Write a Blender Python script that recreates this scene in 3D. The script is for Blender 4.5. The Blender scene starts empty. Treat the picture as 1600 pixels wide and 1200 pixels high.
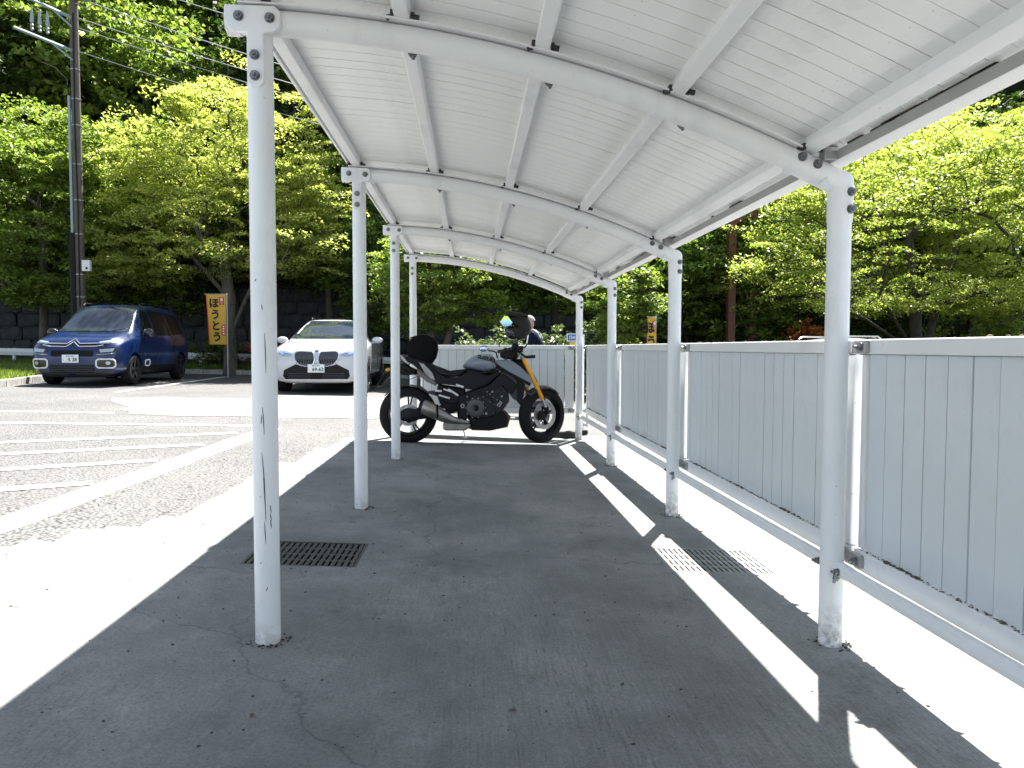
import bpy, bmesh, math, random
import numpy as np
from mathutils import Vector, Matrix
from mathutils.bvhtree import BVHTree
R=math.radians; PI=math.pi
scn=bpy.context.scene; COL=scn.collection
random.seed(7); rng=np.random.default_rng(7)
# ---------------------------------------------------------------- camera, world, sun, exposure
cd=bpy.data.cameras.new('camera'); cam=bpy.data.objects.new('camera',cd); COL.objects.link(cam)
cd.sensor_fit='HORIZONTAL'; cd.sensor_width=36; cd.lens=36*1177.09/1600; cd.clip_start=.05; cd.clip_end=2000
cam.matrix_world=Matrix.Translation((0,0,1.07))@Matrix.Rotation(-.0545,4,'Z')@Matrix.Rotation(PI/2-.0479,4,'X')@Matrix.Rotation(.0022,4,'Z')
scn.camera=cam
SUN=Vector((.235,.50,1.0)).normalized()
elev=math.asin(SUN.z); az=math.atan2(SUN.x,SUN.y)
w=bpy.data.worlds.new('World'); scn.world=w; w.use_nodes=True
wn=w.node_tree; bg=wn.nodes['Background']
sk=wn.nodes.new('ShaderNodeTexSky'); sk.sky_type='NISHITA'; sk.sun_disc=False
sk.sun_elevation=elev; sk.sun_rotation=az; sk.altitude=500; sk.air_density=1.0; sk.dust_density=1.2; sk.ozone_density=1.0
hs=wn.nodes.new('ShaderNodeHueSaturation'); hs.inputs['Saturation'].default_value=.62; wn.links.new(sk.outputs[0],hs.inputs['Color']); wn.links.new(hs.outputs[0],bg.inputs[0]); bg.inputs[1].default_value=.07
ld=bpy.data.lights.new('sun','SUN'); ld.energy=5.0; ld.angle=R(.53); ld.color=(1,.965,.90)
sun=bpy.data.objects.new('sun',ld); COL.objects.link(sun); sun.rotation_euler=SUN.to_track_quat('Z','Y').to_euler(); sun.location=SUN*50
vs=scn.view_settings; vs.view_transform='Standard'; vs.look='None'; vs.exposure=2.1; vs.gamma=1; vs.use_curve_mapping=False
cy=scn.cycles
cy.max_bounces=10; cy.diffuse_bounces=5; cy.glossy_bounces=3; cy.transmission_bounces=6; cy.transparent_max_bounces=6
# ---------------------------------------------------------------- materials
MATS={}
def mat(name,col,rough=.6,metal=0,spec=.5,var=0,vscale=6,bump=0,bscale=40,coat=0,col2=None,stretch=None,detail=5,trans=0):
    m=bpy.data.materials.new(name); m.use_nodes=True; nt=m.node_tree; b=nt.nodes['Principled BSDF']
    b.inputs['Base Color'].default_value=(*col,1); b.inputs['Roughness'].default_value=rough
    b.inputs['Metallic'].default_value=metal; b.inputs['Specular IOR Level'].default_value=spec
    b.inputs['Coat Weight'].default_value=coat; b.inputs['Coat Roughness'].default_value=.05
    tc=nt.nodes.new('ShaderNodeTexCoord'); src=tc.outputs['Object']
    if stretch:
        mp=nt.nodes.new('ShaderNodeMapping'); mp.inputs['Scale'].default_value=stretch; nt.links.new(src,mp.inputs[0]); src=mp.outputs[0]
    if var:
        n=nt.nodes.new('ShaderNodeTexNoise'); n.inputs['Scale'].default_value=vscale; n.inputs['Detail'].default_value=detail; n.inputs['Roughness'].default_value=.6
        nt.links.new(src,n.inputs['Vector'])
        rp=nt.nodes.new('ShaderNodeValToRGB'); c2=col2 or tuple(c*(1-var) for c in col)
        rp.color_ramp.elements[0].position=.35; rp.color_ramp.elements[1].position=.62
        rp.color_ramp.elements[0].color=(*c2,1); rp.color_ramp.elements[1].color=(*col,1)
        nt.links.new(n.outputs['Fac'],rp.inputs[0]); nt.links.new(rp.outputs[0],b.inputs['Base Color'])
    if bump:
        n2=nt.nodes.new('ShaderNodeTexNoise'); n2.inputs['Scale'].default_value=bscale; n2.inputs['Detail'].default_value=4
        nt.links.new(src,n2.inputs['Vector'])
        bp=nt.nodes.new('ShaderNodeBump'); bp.inputs['Strength'].default_value=bump; bp.inputs['Distance'].default_value=.02
        nt.links.new(n2.outputs['Fac'],bp.inputs['Height']); nt.links.new(bp.outputs[0],b.inputs['Normal'])
    MATS[name]=m; return m
def N(nt,t,**k):
    n=nt.nodes.new(t)
    for a,v in k.items(): setattr(n,a,v)
    return n
def noise(nt,src,scale,detail=5,rough=.6,sc=None):
    if sc:
        mp=N(nt,'ShaderNodeMapping'); mp.inputs['Scale'].default_value=sc; nt.links.new(src,mp.inputs[0]); src=mp.outputs[0]
    n=N(nt,'ShaderNodeTexNoise'); n.inputs['Scale'].default_value=scale; n.inputs['Detail'].default_value=detail; n.inputs['Roughness'].default_value=rough
    nt.links.new(src,n.inputs['Vector']); return n.outputs['Fac']
def ramp(nt,f,stops):
    r=N(nt,'ShaderNodeValToRGB'); e=r.color_ramp.elements
    while len(e)<len(stops): e.new(.5)
    for i,(p,c) in enumerate(stops):
        e[i].position=p; e[i].color=(*c,1) if len(c)==3 else c
    nt.links.new(f,r.inputs[0]); return r.outputs[0]
def mix(nt,f,a,b,mode='MIX'):
    m=N(nt,'ShaderNodeMix',data_type='RGBA',blend_type=mode)
    for s,v in ((0,f),(6,a),(7,b)):
        if hasattr(v,'is_linked') or hasattr(v,'links'): nt.links.new(v,m.inputs[s])
        elif s==0: m.inputs[0].default_value=v
        else: m.inputs[s].default_value=(*v,1)
    return m.outputs[2]
def g1(v): return (v,v,v)
def concrete():
    m=mat('concrete',(.3,.3,.29),.85); nt=m.node_tree; b=nt.nodes['Principled BSDF']; tc=N(nt,'ShaderNodeTexCoord'); o=tc.outputs['Object']
    big=ramp(nt,noise(nt,o,1.1,6,.62),[(.3,(.122,.130,.127)),(.5,(.188,.196,.190)),(.72,(.262,.267,.256))])
    br=ramp(nt,noise(nt,o,15,7,.78,(8,.45,1)),[(.34,g1(.3)),(.44,g1(.94)),(.68,g1(1.22))])
    # brushed grooves: strongest in the near middle of the slab
    msk=ramp(nt,noise(nt,o,.55,2,.5),[(.42,g1(.08)),(.66,g1(.7))])
    c=mix(nt,msk,big,mix(nt,1,big,br,'MULTIPLY'))
    # long broom strokes, strongest at the near end of the slab
    sp=N(nt,'ShaderNodeSeparateXYZ'); nt.links.new(o,sp.inputs[0]); mr=N(nt,'ShaderNodeMapRange'); mr.inputs[1].default_value=3.3; mr.inputs[2].default_value=2.0; mr.inputs[3].default_value=0; mr.inputs[4].default_value=1; nt.links.new(sp.outputs[1],mr.inputs[0])
    mr2=N(nt,'ShaderNodeMapRange'); mr2.inputs[1].default_value=-.5; mr2.inputs[2].default_value=.25; nt.links.new(sp.outputs[0],mr2.inputs[0])
    mm=N(nt,'ShaderNodeMath',operation='MULTIPLY'); nt.links.new(mr.outputs[0],mm.inputs[0]); nt.links.new(mr2.outputs[0],mm.inputs[1])
    m3=N(nt,'ShaderNodeMath',operation='MULTIPLY_ADD'); nt.links.new(ramp(nt,noise(nt,o,1.3,3),[(.5,g1(0)),(.7,g1(.35))]),m3.inputs[0]); m3.inputs[1].default_value=1; nt.links.new(mm.outputs[0],m3.inputs[2]); m3.use_clamp=True
    bro=ramp(nt,noise(nt,o,6,8,.85,(16,.42,1)),[(.34,g1(.35)),(.42,g1(.88)),(.53,g1(1)),(.70,g1(1.22))])
    c=mix(nt,m3.outputs[0],c,mix(nt,1,c,bro,'MULTIPLY'))
    blotch=ramp(nt,noise(nt,o,3.2,7,.7,(1.6,.8,1)),[(.18,g1(.62)),(.45,g1(1)),(.75,g1(1.08))])
    c=mix(nt,.7,c,mix(nt,1,c,blotch,'MULTIPLY'))
    fine=ramp(nt,noise(nt,o,95,5,.8),[(.3,g1(.58)),(.62,g1(1.22))])
    c=mix(nt,.8,c,mix(nt,1,c,fine,'MULTIPLY'))
    # hairline cracks
    v=N(nt,'ShaderNodeTexVoronoi',feature='DISTANCE_TO_EDGE'); v.inputs['Scale'].default_value=.42
    dn=N(nt,'ShaderNodeTexNoise'); dn.inputs['Scale'].default_value=2.6; dn.inputs['Detail'].default_value=6; nt.links.new(o,dn.inputs['Vector'])
    ad=N(nt,'ShaderNodeVectorMath',operation='MULTIPLY_ADD'); nt.links.new(dn.outputs['Color'],ad.inputs[0]); ad.inputs[1].default_value=(.5,.5,.5); nt.links.new(o,ad.inputs[2])
    nt.links.new(ad.outputs[0],v.inputs['Vector'])
    cr=ramp(nt,v.outputs['Distance'],[(.0,g1(.35)),(.0035,g1(1))])
    c=mix(nt,.5,c,mix(nt,1,c,cr,'MULTIPLY'))
    stn=ramp(nt,noise(nt,o,1.9,8,.75,(1,.8,1)),[(.30,g1(.42)),(.42,g1(1))])
    c=mix(nt,.75,c,mix(nt,1,c,stn,'MULTIPLY'))
    wsh=ramp(nt,noise(nt,o,6.5,6,.7),[(.55,g1(1)),(.72,g1(1.28))])
    c=mix(nt,.8,c,mix(nt,1,c,wsh,'MULTIPLY'))
    # specks
    sp=ramp(nt,noise(nt,o,60,2,.5),[(.27,g1(.3)),(.31,g1(1))])
    c=mix(nt,.7,c,mix(nt,1,c,sp,'MULTIPLY'))
    nt.links.new(c,b.inputs['Base Color'])
    bp=N(nt,'ShaderNodeBump'); bp.inputs['Strength'].default_value=.35; bp.inputs['Distance'].default_value=.01
    h=mix(nt,.5,br,fine); nt.links.new(h,bp.inputs['Height']); nt.links.new(bp.outputs[0],b.inputs['Normal']); return m
def asphalt():
    m=mat('asphalt',(.2,.2,.2),.8); nt=m.node_tree; b=nt.nodes['Principled BSDF']; tc=N(nt,'ShaderNodeTexCoord'); o=tc.outputs['Object']
    big=ramp(nt,noise(nt,o,.6,6,.6),[(.3,(.088,.088,.088)),(.7,(.132,.130,.126))])
    v=N(nt,'ShaderNodeTexVoronoi'); v.inputs['Scale'].default_value=48; nt.links.new(o,v.inputs['Vector'])
    st=ramp(nt,v.outputs['Distance'],[(.15,g1(1.35)),(.55,g1(.85)),(.8,g1(.25))])
    c=mix(nt,1,big,st,'MULTIPLY')
    fn=ramp(nt,noise(nt,o,70,3,.7),[(.3,g1(.55)),(.62,g1(1.25))])
    c=mix(nt,.8,c,mix(nt,1,c,fn,'MULTIPLY'))
    nt.links.new(c,b.inputs['Base Color'])
    bp=N(nt,'ShaderNodeBump'); bp.inputs['Strength'].default_value=.8; bp.inputs['Distance'].default_value=.012; bp.invert=True
    nt.links.new(v.outputs['Distance'],bp.inputs['Height']); nt.links.new(bp.outputs[0],b.inputs['Normal']); return m
def road_paint():
    m=mat('road_paint',(.72,.72,.70),.75); nt=m.node_tree; b=nt.nodes['Principled BSDF']; tc=N(nt,'ShaderNodeTexCoord'); o=tc.outputs['Object']
    f=ramp(nt,noise(nt,o,38,4,.75),[(.33,(.3,.3,.29)),(.43,(.72,.72,.70))]); nt.links.new(f,b.inputs['Base Color']); return m
def white_steel(name,base,dirt=.5,scratch=False):
    m=mat(name,base,.38); nt=m.node_tree; b=nt.nodes['Principled BSDF']; tc=N(nt,'ShaderNodeTexCoord'); o=tc.outputs['Object']
    d=ramp(nt,noise(nt,o,3.2,7,.65,(1,.5,.35)),[(.28,tuple(x*.80 for x in base)),(.46,base)])
    s=ramp(nt,noise(nt,o,55,3,.6),[(.25,(.36,.31,.25)),(.30,g1(1))])
    c=mix(nt,dirt,d,mix(nt,1,d,s,'MULTIPLY'))
    y=ramp(nt,noise(nt,o,1.7,6,.7),[(.52,g1(1)),(.75,(.93,.90,.80))])
    c=mix(nt,dirt,c,mix(nt,1,c,y,'MULTIPLY'))
    if scratch:
        k=ramp(nt,noise(nt,o,11,5,.6,(5,5,.9)),[(.27,g1(.22)),(.295,g1(1))])
        c=mix(nt,.3,c,mix(nt,1,c,k,'MULTIPLY'))
    if scratch:
        sp=N(nt,'ShaderNodeSeparateXYZ'); nt.links.new(o,sp.inputs[0]); mr=N(nt,'ShaderNodeMapRange'); mr.inputs[1].default_value=-.12; mr.inputs[2].default_value=.10; mr.inputs[3].default_value=1; mr.inputs[4].default_value=0; nt.links.new(sp.outputs[2],mr.inputs[0])
        nz=ramp(nt,noise(nt,o,30,5,.7),[(.4,g1(0)),(.6,g1(1))]); ml=N(nt,'ShaderNodeMath',operation='MULTIPLY'); nt.links.new(mr.outputs[0],ml.inputs[0]); nt.links.new(nz,ml.inputs[1])
        c=mix(nt,ml.outputs[0],c,(.22,.18,.13))
    nt.links.new(c,b.inputs['Base Color'])
    r=ramp(nt,noise(nt,o,8,4),[(.3,g1(.3)),(.7,g1(.5))]); nt.links.new(r,b.inputs['Roughness']); return m
M_conc=concrete(); M_asph=asphalt(); M_paint=road_paint()
M_white=white_steel('white_painted_steel',(.80,.81,.82)); M_post=white_steel('white_post_paint',(.79,.81,.825),.5,True)
M_board=white_steel('fence_board_paint',(.68,.72,.745),.35); M_roof=white_steel('roof_board_paint',(.86,.865,.86),.6)
M_grey=mat('galvanised_steel',(.42,.42,.42),.45,.6,var=.3,vscale=20)
M_gutter=mat('grey_gutter_face',(.34,.34,.34),.6,var=.1)
M_bolt=mat('bolt_steel',(.26,.27,.28),.4,.8,var=.4,vscale=60)
M_darkbolt=mat('dark_bolt',(.05,.05,.05),.5,.5)
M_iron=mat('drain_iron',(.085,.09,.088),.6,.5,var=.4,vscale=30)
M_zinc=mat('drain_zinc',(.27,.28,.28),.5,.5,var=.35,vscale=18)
M_dirt=mat('dirt',(.05,.042,.033),.95,var=.5,vscale=90,bump=.5)
M_litter=mat('leaf_litter',(.15,.135,.095),.95,var=.7,vscale=120,bump=.5)
M_dark=mat('pit_dark',(.02,.02,.02),.95)
M_soil=mat('forest_floor',(.024,.024,.014),.95,var=.5,vscale=1.4,bump=.6,bscale=6)
M_grass=mat('grass_ground',(.065,.10,.02),.9,var=.5,vscale=3)
M_kerb=mat('kerb_concrete',(.36,.35,.33),.9,var=.35,vscale=5,bump=.3)
def leaf(name,c1,c2,tr=.5,rough=.42,spec=.4):
    m=bpy.data.materials.new(name); m.use_nodes=True; nt=m.node_tree; b=nt.nodes['Principled BSDF']; out=nt.nodes['Material Output']
    ge=N(nt,'ShaderNodeNewGeometry'); tc=N(nt,'ShaderNodeTexCoord')
    a=ramp(nt,ge.outputs['Random Per Island'],[(0,tuple(x*.7 for x in c1)),(.25,c1),(.8,c2),(1,(c2[0]*1.12,c2[1]*1.0,c2[2]*1.1))])
    n=ramp(nt,noise(nt,tc.outputs['Object'],.5,3),[(.35,g1(.75)),(.65,g1(1.15))])
    c=mix(nt,.8,a,mix(nt,1,a,n,'MULTIPLY'))
    nt.links.new(c,b.inputs['Base Color']); b.inputs['Roughness'].default_value=rough; b.inputs['Specular IOR Level'].default_value=spec
    t=N(nt,'ShaderNodeBsdfTranslucent'); tcx=mix(nt,1,c,(1.25,1.32,.7),'MULTIPLY'); nt.links.new(tcx,t.inputs['Color'])
    ms=N(nt,'ShaderNodeMixShader'); ms.inputs[0].default_value=tr
    nt.links.new(b.outputs[0],ms.inputs[1]); nt.links.new(t.outputs[0],ms.inputs[2]); nt.links.new(ms.outputs[0],out.inputs[0]); return m
L_lime=leaf('leaf_lime',(.33,.38,.10),(.52,.56,.20),.60)
L_maple=leaf('leaf_maple',(.22,.29,.055),(.40,.46,.13),.58)
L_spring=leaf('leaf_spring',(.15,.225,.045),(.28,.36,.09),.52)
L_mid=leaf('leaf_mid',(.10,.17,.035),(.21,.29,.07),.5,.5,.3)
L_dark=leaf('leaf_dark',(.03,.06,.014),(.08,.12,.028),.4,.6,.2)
L_gloss=leaf('leaf_glossy',(.07,.12,.04),(.17,.22,.09),.3,.3,.8)
L_red=leaf('leaf_red',(.20,.05,.015),(.30,.12,.03),.5)
L_con=leaf('leaf_conifer',(.035,.075,.035),(.07,.12,.045),.2,.7,.2)
M_bark=mat('bark',(.12,.105,.085),.9,var=.5,vscale=9,bump=.8,bscale=22,stretch=(1,1,.3))
M_bark2=mat('bark_dark',(.05,.043,.035),.9,var=.5,vscale=9,bump=.8,bscale=22,stretch=(1,1,.3))
M_petal=mat('azalea_petal',(.55,.02,.13),.6)
# ---------------------------------------------------------------- mesh helpers
class MB:
    def __init__(s): s.v=[]; s.f=[]
    def add(s,vs,fs):
        o=len(s.v); s.v+= [tuple(v) for v in vs]; s.f+=[tuple(i+o for i in f) for f in fs]; return s
    def box(s,c,sz,M=None):
        hx,hy,hz=sz[0]/2,sz[1]/2,sz[2]/2
        P=[Vector((x*hx,y*hy,z*hz)) for x in(-1,1) for y in(-1,1) for z in(-1,1)]
        if M is not None: P=[M@p for p in P]
        P=[p+Vector(c) for p in P]
        return s.add(P,[(0,1,3,2),(4,6,7,5),(0,4,5,1),(2,3,7,6),(0,2,6,4),(1,5,7,3)])
    def tube(s,path,r,n=12,cap=True,closed=False,flat=1):
        path=[Vector(p) for p in path]; m=len(path); rr=r if hasattr(r,'__len__') else [r]*m
        V=[];F=[]; prev=None
        for i,p in enumerate(path):
            if closed: t=path[(i+1)%m]-path[i-1]
            else: t=(path[min(i+1,m-1)]-path[max(i-1,0)])
            t.normalize()
            if prev is None: u=t.orthogonal().normalized() if abs(t.z)>.9 or abs(t.z)<1e-9 and False else t.cross(Vector((0,0,1)))
            else: u=prev-t*prev.dot(t)
            if u.length<1e-6: u=t.orthogonal()
            u.normalize(); prev=u; q=t.cross(u)
            for k in range(n):
                a=2*PI*k/n; V.append(p+(u*math.cos(a)+q*math.sin(a)*flat)*rr[i])
        for i in range(m if closed else m-1):
            for k in range(n):
                a=i*n+k; b=i*n+(k+1)%n; j=(i+1)%m
                F.append((a,b,j*n+(k+1)%n,j*n+k))
        if cap and not closed: F.append(tuple(range(n))[::-1]); F.append(tuple((m-1)*n+k for k in range(n)))
        return s.add(V,F)
    def cyl(s,a,b,r,r2=None,n=16): return s.tube([a,b],[r,r if r2 is None else r2],n)
    def lathe(s,prof,c,axis='Y',n=32,closed=False):
        # prof: list of (radius, offset along axis)
        V=[];F=[];m=len(prof)
        for k in range(n):
            a=2*PI*k/n; ca,sa=math.cos(a),math.sin(a)
            for r,o in prof:
                if axis=='Y': V.append((c[0]+r*ca,c[1]+o,c[2]+r*sa))
                elif axis=='Z': V.append((c[0]+r*ca,c[1]+r*sa,c[2]+o))
                else: V.append((c[0]+o,c[1]+r*ca,c[2]+r*sa))
        for k in range(n):
            for i in range(m if closed else m-1):
                a=k*m+i; b=k*m+(i+1)%m; k2=(k+1)%n
                F.append((a,b,k2*m+(i+1)%m,k2*m+i))
        return s.add(V,F)
    def prism(s,poly,y0,y1,fn=None):
        n=len(poly); V=[(x,y0,z) for x,z in poly]+[(x,y1,z) for x,z in poly]
        if fn: V=[fn(*v) for v in V]
        F=[tuple(range(n)),tuple(range(2*n-1,n-1,-1))]+[(i,n+i,n+(i+1)%n,(i+1)%n) for i in range(n)]
        return s.add(V,F)
    def puff(s,poly,y0,w,ins=.8,mid=.93,wm=.7):
        # rounded pod: outline full size at the middle, shrinking towards both sides
        cx=sum(p[0] for p in poly)/len(poly); cz=sum(p[1] for p in poly)/len(poly); n=len(poly); V=[];F=[]
        for k,(yy,sc) in enumerate(((-w,ins),(-w*wm,mid),(0,1),(w*wm,mid),(w,ins))):
            V+=[(cx+(x-cx)*sc,y0+yy,cz+(z-cz)*sc) for x,z in poly]
        for k in range(4):
            for i in range(n): F.append((k*n+i,(k+1)*n+i,(k+1)*n+(i+1)%n,k*n+(i+1)%n))
        F.append(tuple(range(n))); F.append(tuple(range(5*n-1,4*n-1,-1)))
        return s.add(V,F)
    def ell(s,c,r,nu=16,nv=10,M=None,z0=-1,z1=1):
        V=[];F=[]
        a0=math.asin(z0); a1=math.asin(z1)
        for j in range(nv+1):
            a=a0+(a1-a0)*j/nv
            for i in range(nu):
                b=2*PI*i/nu; p=Vector((r[0]*math.cos(a)*math.cos(b),r[1]*math.cos(a)*math.sin(b),r[2]*math.sin(a)))
                if M is not None: p=M@p
                V.append(p+Vector(c))
        for j in range(nv):
            for i in range(nu): F.append((j*nu+i,j*nu+(i+1)%nu,(j+1)*nu+(i+1)%nu,(j+1)*nu+i))
        return s.add(V,F)
    def mesh(s,name):
        me=bpy.data.meshes.new(name); me.from_pydata([tuple(v) for v in s.v],[],s.f); me.update()
        bm=bmesh.new(); bm.from_mesh(me); bmesh.ops.recalc_face_normals(bm,faces=bm.faces); bm.to_mesh(me); bm.free(); return me
    def build(s,name,m,parent=None,smooth=False,bevel=0,sub=0,loc=None,ang=35):
        me=s.mesh(name); me.materials.append(m); o=bpy.data.objects.new(name,me); COL.objects.link(o)
        if parent: o.parent=parent
        if loc: o.location=loc
        if smooth: shade(me,ang)
        if bevel:
            b=o.modifiers.new('bevel','BEVEL'); b.width=bevel; b.segments=2; b.limit_method='ANGLE'; b.angle_limit=R(30)
        if sub:
            b=o.modifiers.new('sub','SUBSURF'); b.levels=sub; b.render_levels=sub
        return o
def shade(me,ang=35):
    me.shade_smooth()
    try: me.set_sharp_from_angle(angle=R(ang))
    except Exception: pass
def tag(o,label,cat,group=None,kind=None):
    if label: o['label']=label
    if cat: o['category']=cat
    if group: o['group']=group
    if kind: o['kind']=kind
    return o
def empty(name,loc=(0,0,0),rz=0,label=None,cat=None,group=None):
    o=bpy.data.objects.new(name,None); COL.objects.link(o); o.location=loc; o.rotation_euler=(0,0,rz); o.empty_display_size=.2
    return tag(o,label,cat,group)
def inst(name,me,parent,loc=(0,0,0),rot=(0,0,0),scale=(1,1,1)):
    o=bpy.data.objects.new(name,me); COL.objects.link(o); o.parent=parent; o.location=loc; o.rotation_euler=rot; o.scale=scale; return o
def npmesh(name,V,F,m,nv=4):
    me=bpy.data.meshes.new(name); V=np.asarray(V,dtype=np.float32).reshape(-1,3); F=np.asarray(F,dtype=np.int32).reshape(-1,nv)
    me.vertices.add(len(V)); me.vertices.foreach_set('co',V.ravel()); me.loops.add(F.size); me.loops.foreach_set('vertex_index',F.ravel())
    me.polygons.add(len(F)); me.polygons.foreach_set('loop_start',np.arange(0,F.size,nv,dtype=np.int32)); me.polygons.foreach_set('loop_total',np.full(len(F),nv,dtype=np.int32))
    me.update(calc_edges=True); me.materials.append(m); return me
def text(body,size,m,parent,loc,rot,name='lettering',ext=.001,align='CENTER',sx=1,shear=0,bold=0):
    cu=bpy.data.curves.new('t','FONT'); cu.body=body; cu.size=size; cu.extrude=ext; cu.align_x=align; cu.align_y='CENTER'; cu.shear=shear; cu.offset=bold; cu.resolution_u=3
    t=bpy.data.objects.new('t',cu); COL.objects.link(t); dg=bpy.context.evaluated_depsgraph_get()
    me=bpy.data.meshes.new_from_object(t.evaluated_get(dg)); bpy.data.objects.remove(t); me.name=name
    me.materials.clear(); me.materials.append(m)
    return inst(name,me,parent,loc,rot,(sx,1,1))
# ---------------------------------------------------------------- ground
def g(x,y):
    s=-(x+.737)
    if s>2: z=.0894+.022*(s-2)
    elif s<-3.2: z=-.143
    else: z=.0447*s
    z-=.0056*(min(y,10)-2.74)
    if y>10: z+=.004*(min(y,30)-10)
    return z
def sheet(name,xs,ys,keep,m,dz=0,jit=None,parent=None):
    V=[];idx={};F=[]
    for i in range(len(xs)-1):
        for j in range(len(ys)-1):
            if keep((xs[i]+xs[i+1])/2,(ys[j]+ys[j+1])/2):
                q=[]
                for a,b in ((i,j),(i+1,j),(i+1,j+1),(i,j+1)):
                    if (a,b) not in idx: idx[(a,b)]=len(V); V.append([xs[a],ys[b],0])
                    q.append(idx[(a,b)])
                F.append(tuple(q))
    if jit:
        from collections import Counter
        ec=Counter(tuple(sorted((q[k],q[(k+1)%4]))) for q in F for k in range(4))
        bd={i for e_,c_ in ec.items() if c_==1 for i in e_}
        for i in bd: jit(V[i])
    for v in V: v[2]=g(v[0],v[1])+dz
    me=bpy.data.meshes.new(name); me.from_pydata([tuple(v) for v in V],[],F); me.materials.append(m)
    o=bpy.data.objects.new(name,me); COL.objects.link(o)
    if parent: o.parent=parent
    else: o['kind']='structure'
    return o
def lin(a,b,d): n=max(1,int(round((b-a)/d))); return [a+(b-a)*i/n for i in range(n+1)]
GL=(-1.125,3.690,-.565,4.145); GR=(1.035,3.795,1.60,4.26)   # drain grates
def inr(x,y,r): return r[0]<x<r[2] and r[1]<y<r[3]
xs=sorted(set(lin(-60,-12,6)+lin(-12,-2.737,1.1)+[-2.737,-1.3,2.463]+lin(2.463,60,6))); ys=sorted(set(lin(-30,-3,5)+[-3,0,5,10]+lin(10,30,2)+[34]))
sheet('asphalt_lot',xs,ys,lambda x,y: not(-1.3<x<2.463 and -3<y<10),M_asph)
xs=sorted(set(lin(-9,-1.75,.145)+lin(-1.75,3.4,.125)+[GL[0],GL[2],GR[0],GR[2]])); ys=sorted(set(lin(-4,3.6,.15)+lin(3.6,10.3,.13)+[GL[1],GL[3],GR[1],GR[3]]))
def slab_keep(x,y):
    if inr(x,y,GL) or inr(x,y,GR): return False
    if x<-1.75: return y<3.6 or (y<3.6+ (x+2.6)*1.3)
    xe=-1.80 if y<6 else -1.80+.12*(y-6)
    return x>xe
def slab_jit(v):
    x,y=v[0],v[1]
    if x<-1.0 and not (GL[0]-.05<x<GL[2]+.05 and GL[1]-.05<y<GL[3]+.05): v[0]+=random.uniform(-.035,.035); v[1]+=random.uniform(-.035,.035)
slab=sheet('concrete_slab',xs,ys,slab_keep,M_conc,.004,slab_jit)
# slab's own construction joint and the light repaired strip in the lot
M_pale=mat('pale_worn_asphalt',(.24,.237,.23),.8,var=.55,vscale=3.2,bump=.5,bscale=60)
pm=MB(); poly=[(-4.9,11.15),(-5.6,12.4),(-6.5,13.9),(-5.6,14.3),(-4.3,14.4),(-4.2,15.4),(-2.0,15.7),(-1.1,14.9),(-1.2,12.3),(-1.6,11.2),(-3.2,11.0)]
bm=bmesh.new(); vv=[bm.verts.new((x,y,0)) for x,y in poly]; bm.faces.new(vv)
bmesh.ops.triangulate(bm,faces=bm.faces)
for _ in range(4): bmesh.ops.subdivide_edges(bm,edges=[e for e in bm.edges if e.calc_length()>.5],cuts=1,use_grid_fill=False); bmesh.ops.triangulate(bm,faces=bm.faces)
for v in bm.verts:
    if v.is_boundary: v.co.x+=random.uniform(-.12,.12); v.co.y+=random.uniform(-.12,.12)
    v.co.z=g(v.co.x,v.co.y)+.005
me=bpy.data.meshes.new('pale_asphalt_patch'); bm.to_mesh(me); bm.free(); me.materials.append(M_pale)
o=bpy.data.objects.new('pale_asphalt_patch',me); COL.objects.link(o); o['kind']='structure'
def line(mb,a,b,wd,dz=.004,jit=.012):
    a=Vector((*a,0)); b=Vector((*b,0)); d=(b-a); n=max(2,int(d.length/.25)); d.normalize(); q=Vector((-d.y,d.x,0))*wd/2; V=[];F=[]
    for i in range(n+1):
        p=a.lerp(b,i/n)
        for s in (1,-1):
            c=p+q*s+Vector((random.uniform(-jit,jit),random.uniform(-jit,jit),0)); V.append((c.x,c.y,g(c.x,c.y)+dz))
    for i in range(n): F.append((2*i,2*i+1,2*i+3,2*i+2))
    mb.add(V,F)
mk=MB(); line(mk,(-2.62,3.85),(-2.52,9.7),.25)
hatch=MB()
for y0 in (5.62,6.78,7.93,9.05):
    x2=-2.76; L=4.6; line(hatch,(x2-L,y0-.63*L),(x2,y0),.165,.006)
line(hatch,(-7.6,9.62),(-2.64,9.90),.17,.006)
line(hatch,(-8.6,6.1),(-7.6,9.5),.15,.006)
o=mk.build('painted_line',M_paint); o['kind']='structure'
o=hatch.build('painted_hatching',M_paint); o['kind']='structure'
bl=MB(); line(bl,(-7.05,15.4),(-7.2,22.6),.14,.009); line(bl,(-1.0,15.2),(-1.15,22.6),.14,.009)
line(bl,(-8,11.2),(-5.2,11.25),.1)
o=bl.build('parking_bay_lines',M_paint); o['kind']='structure'
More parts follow.
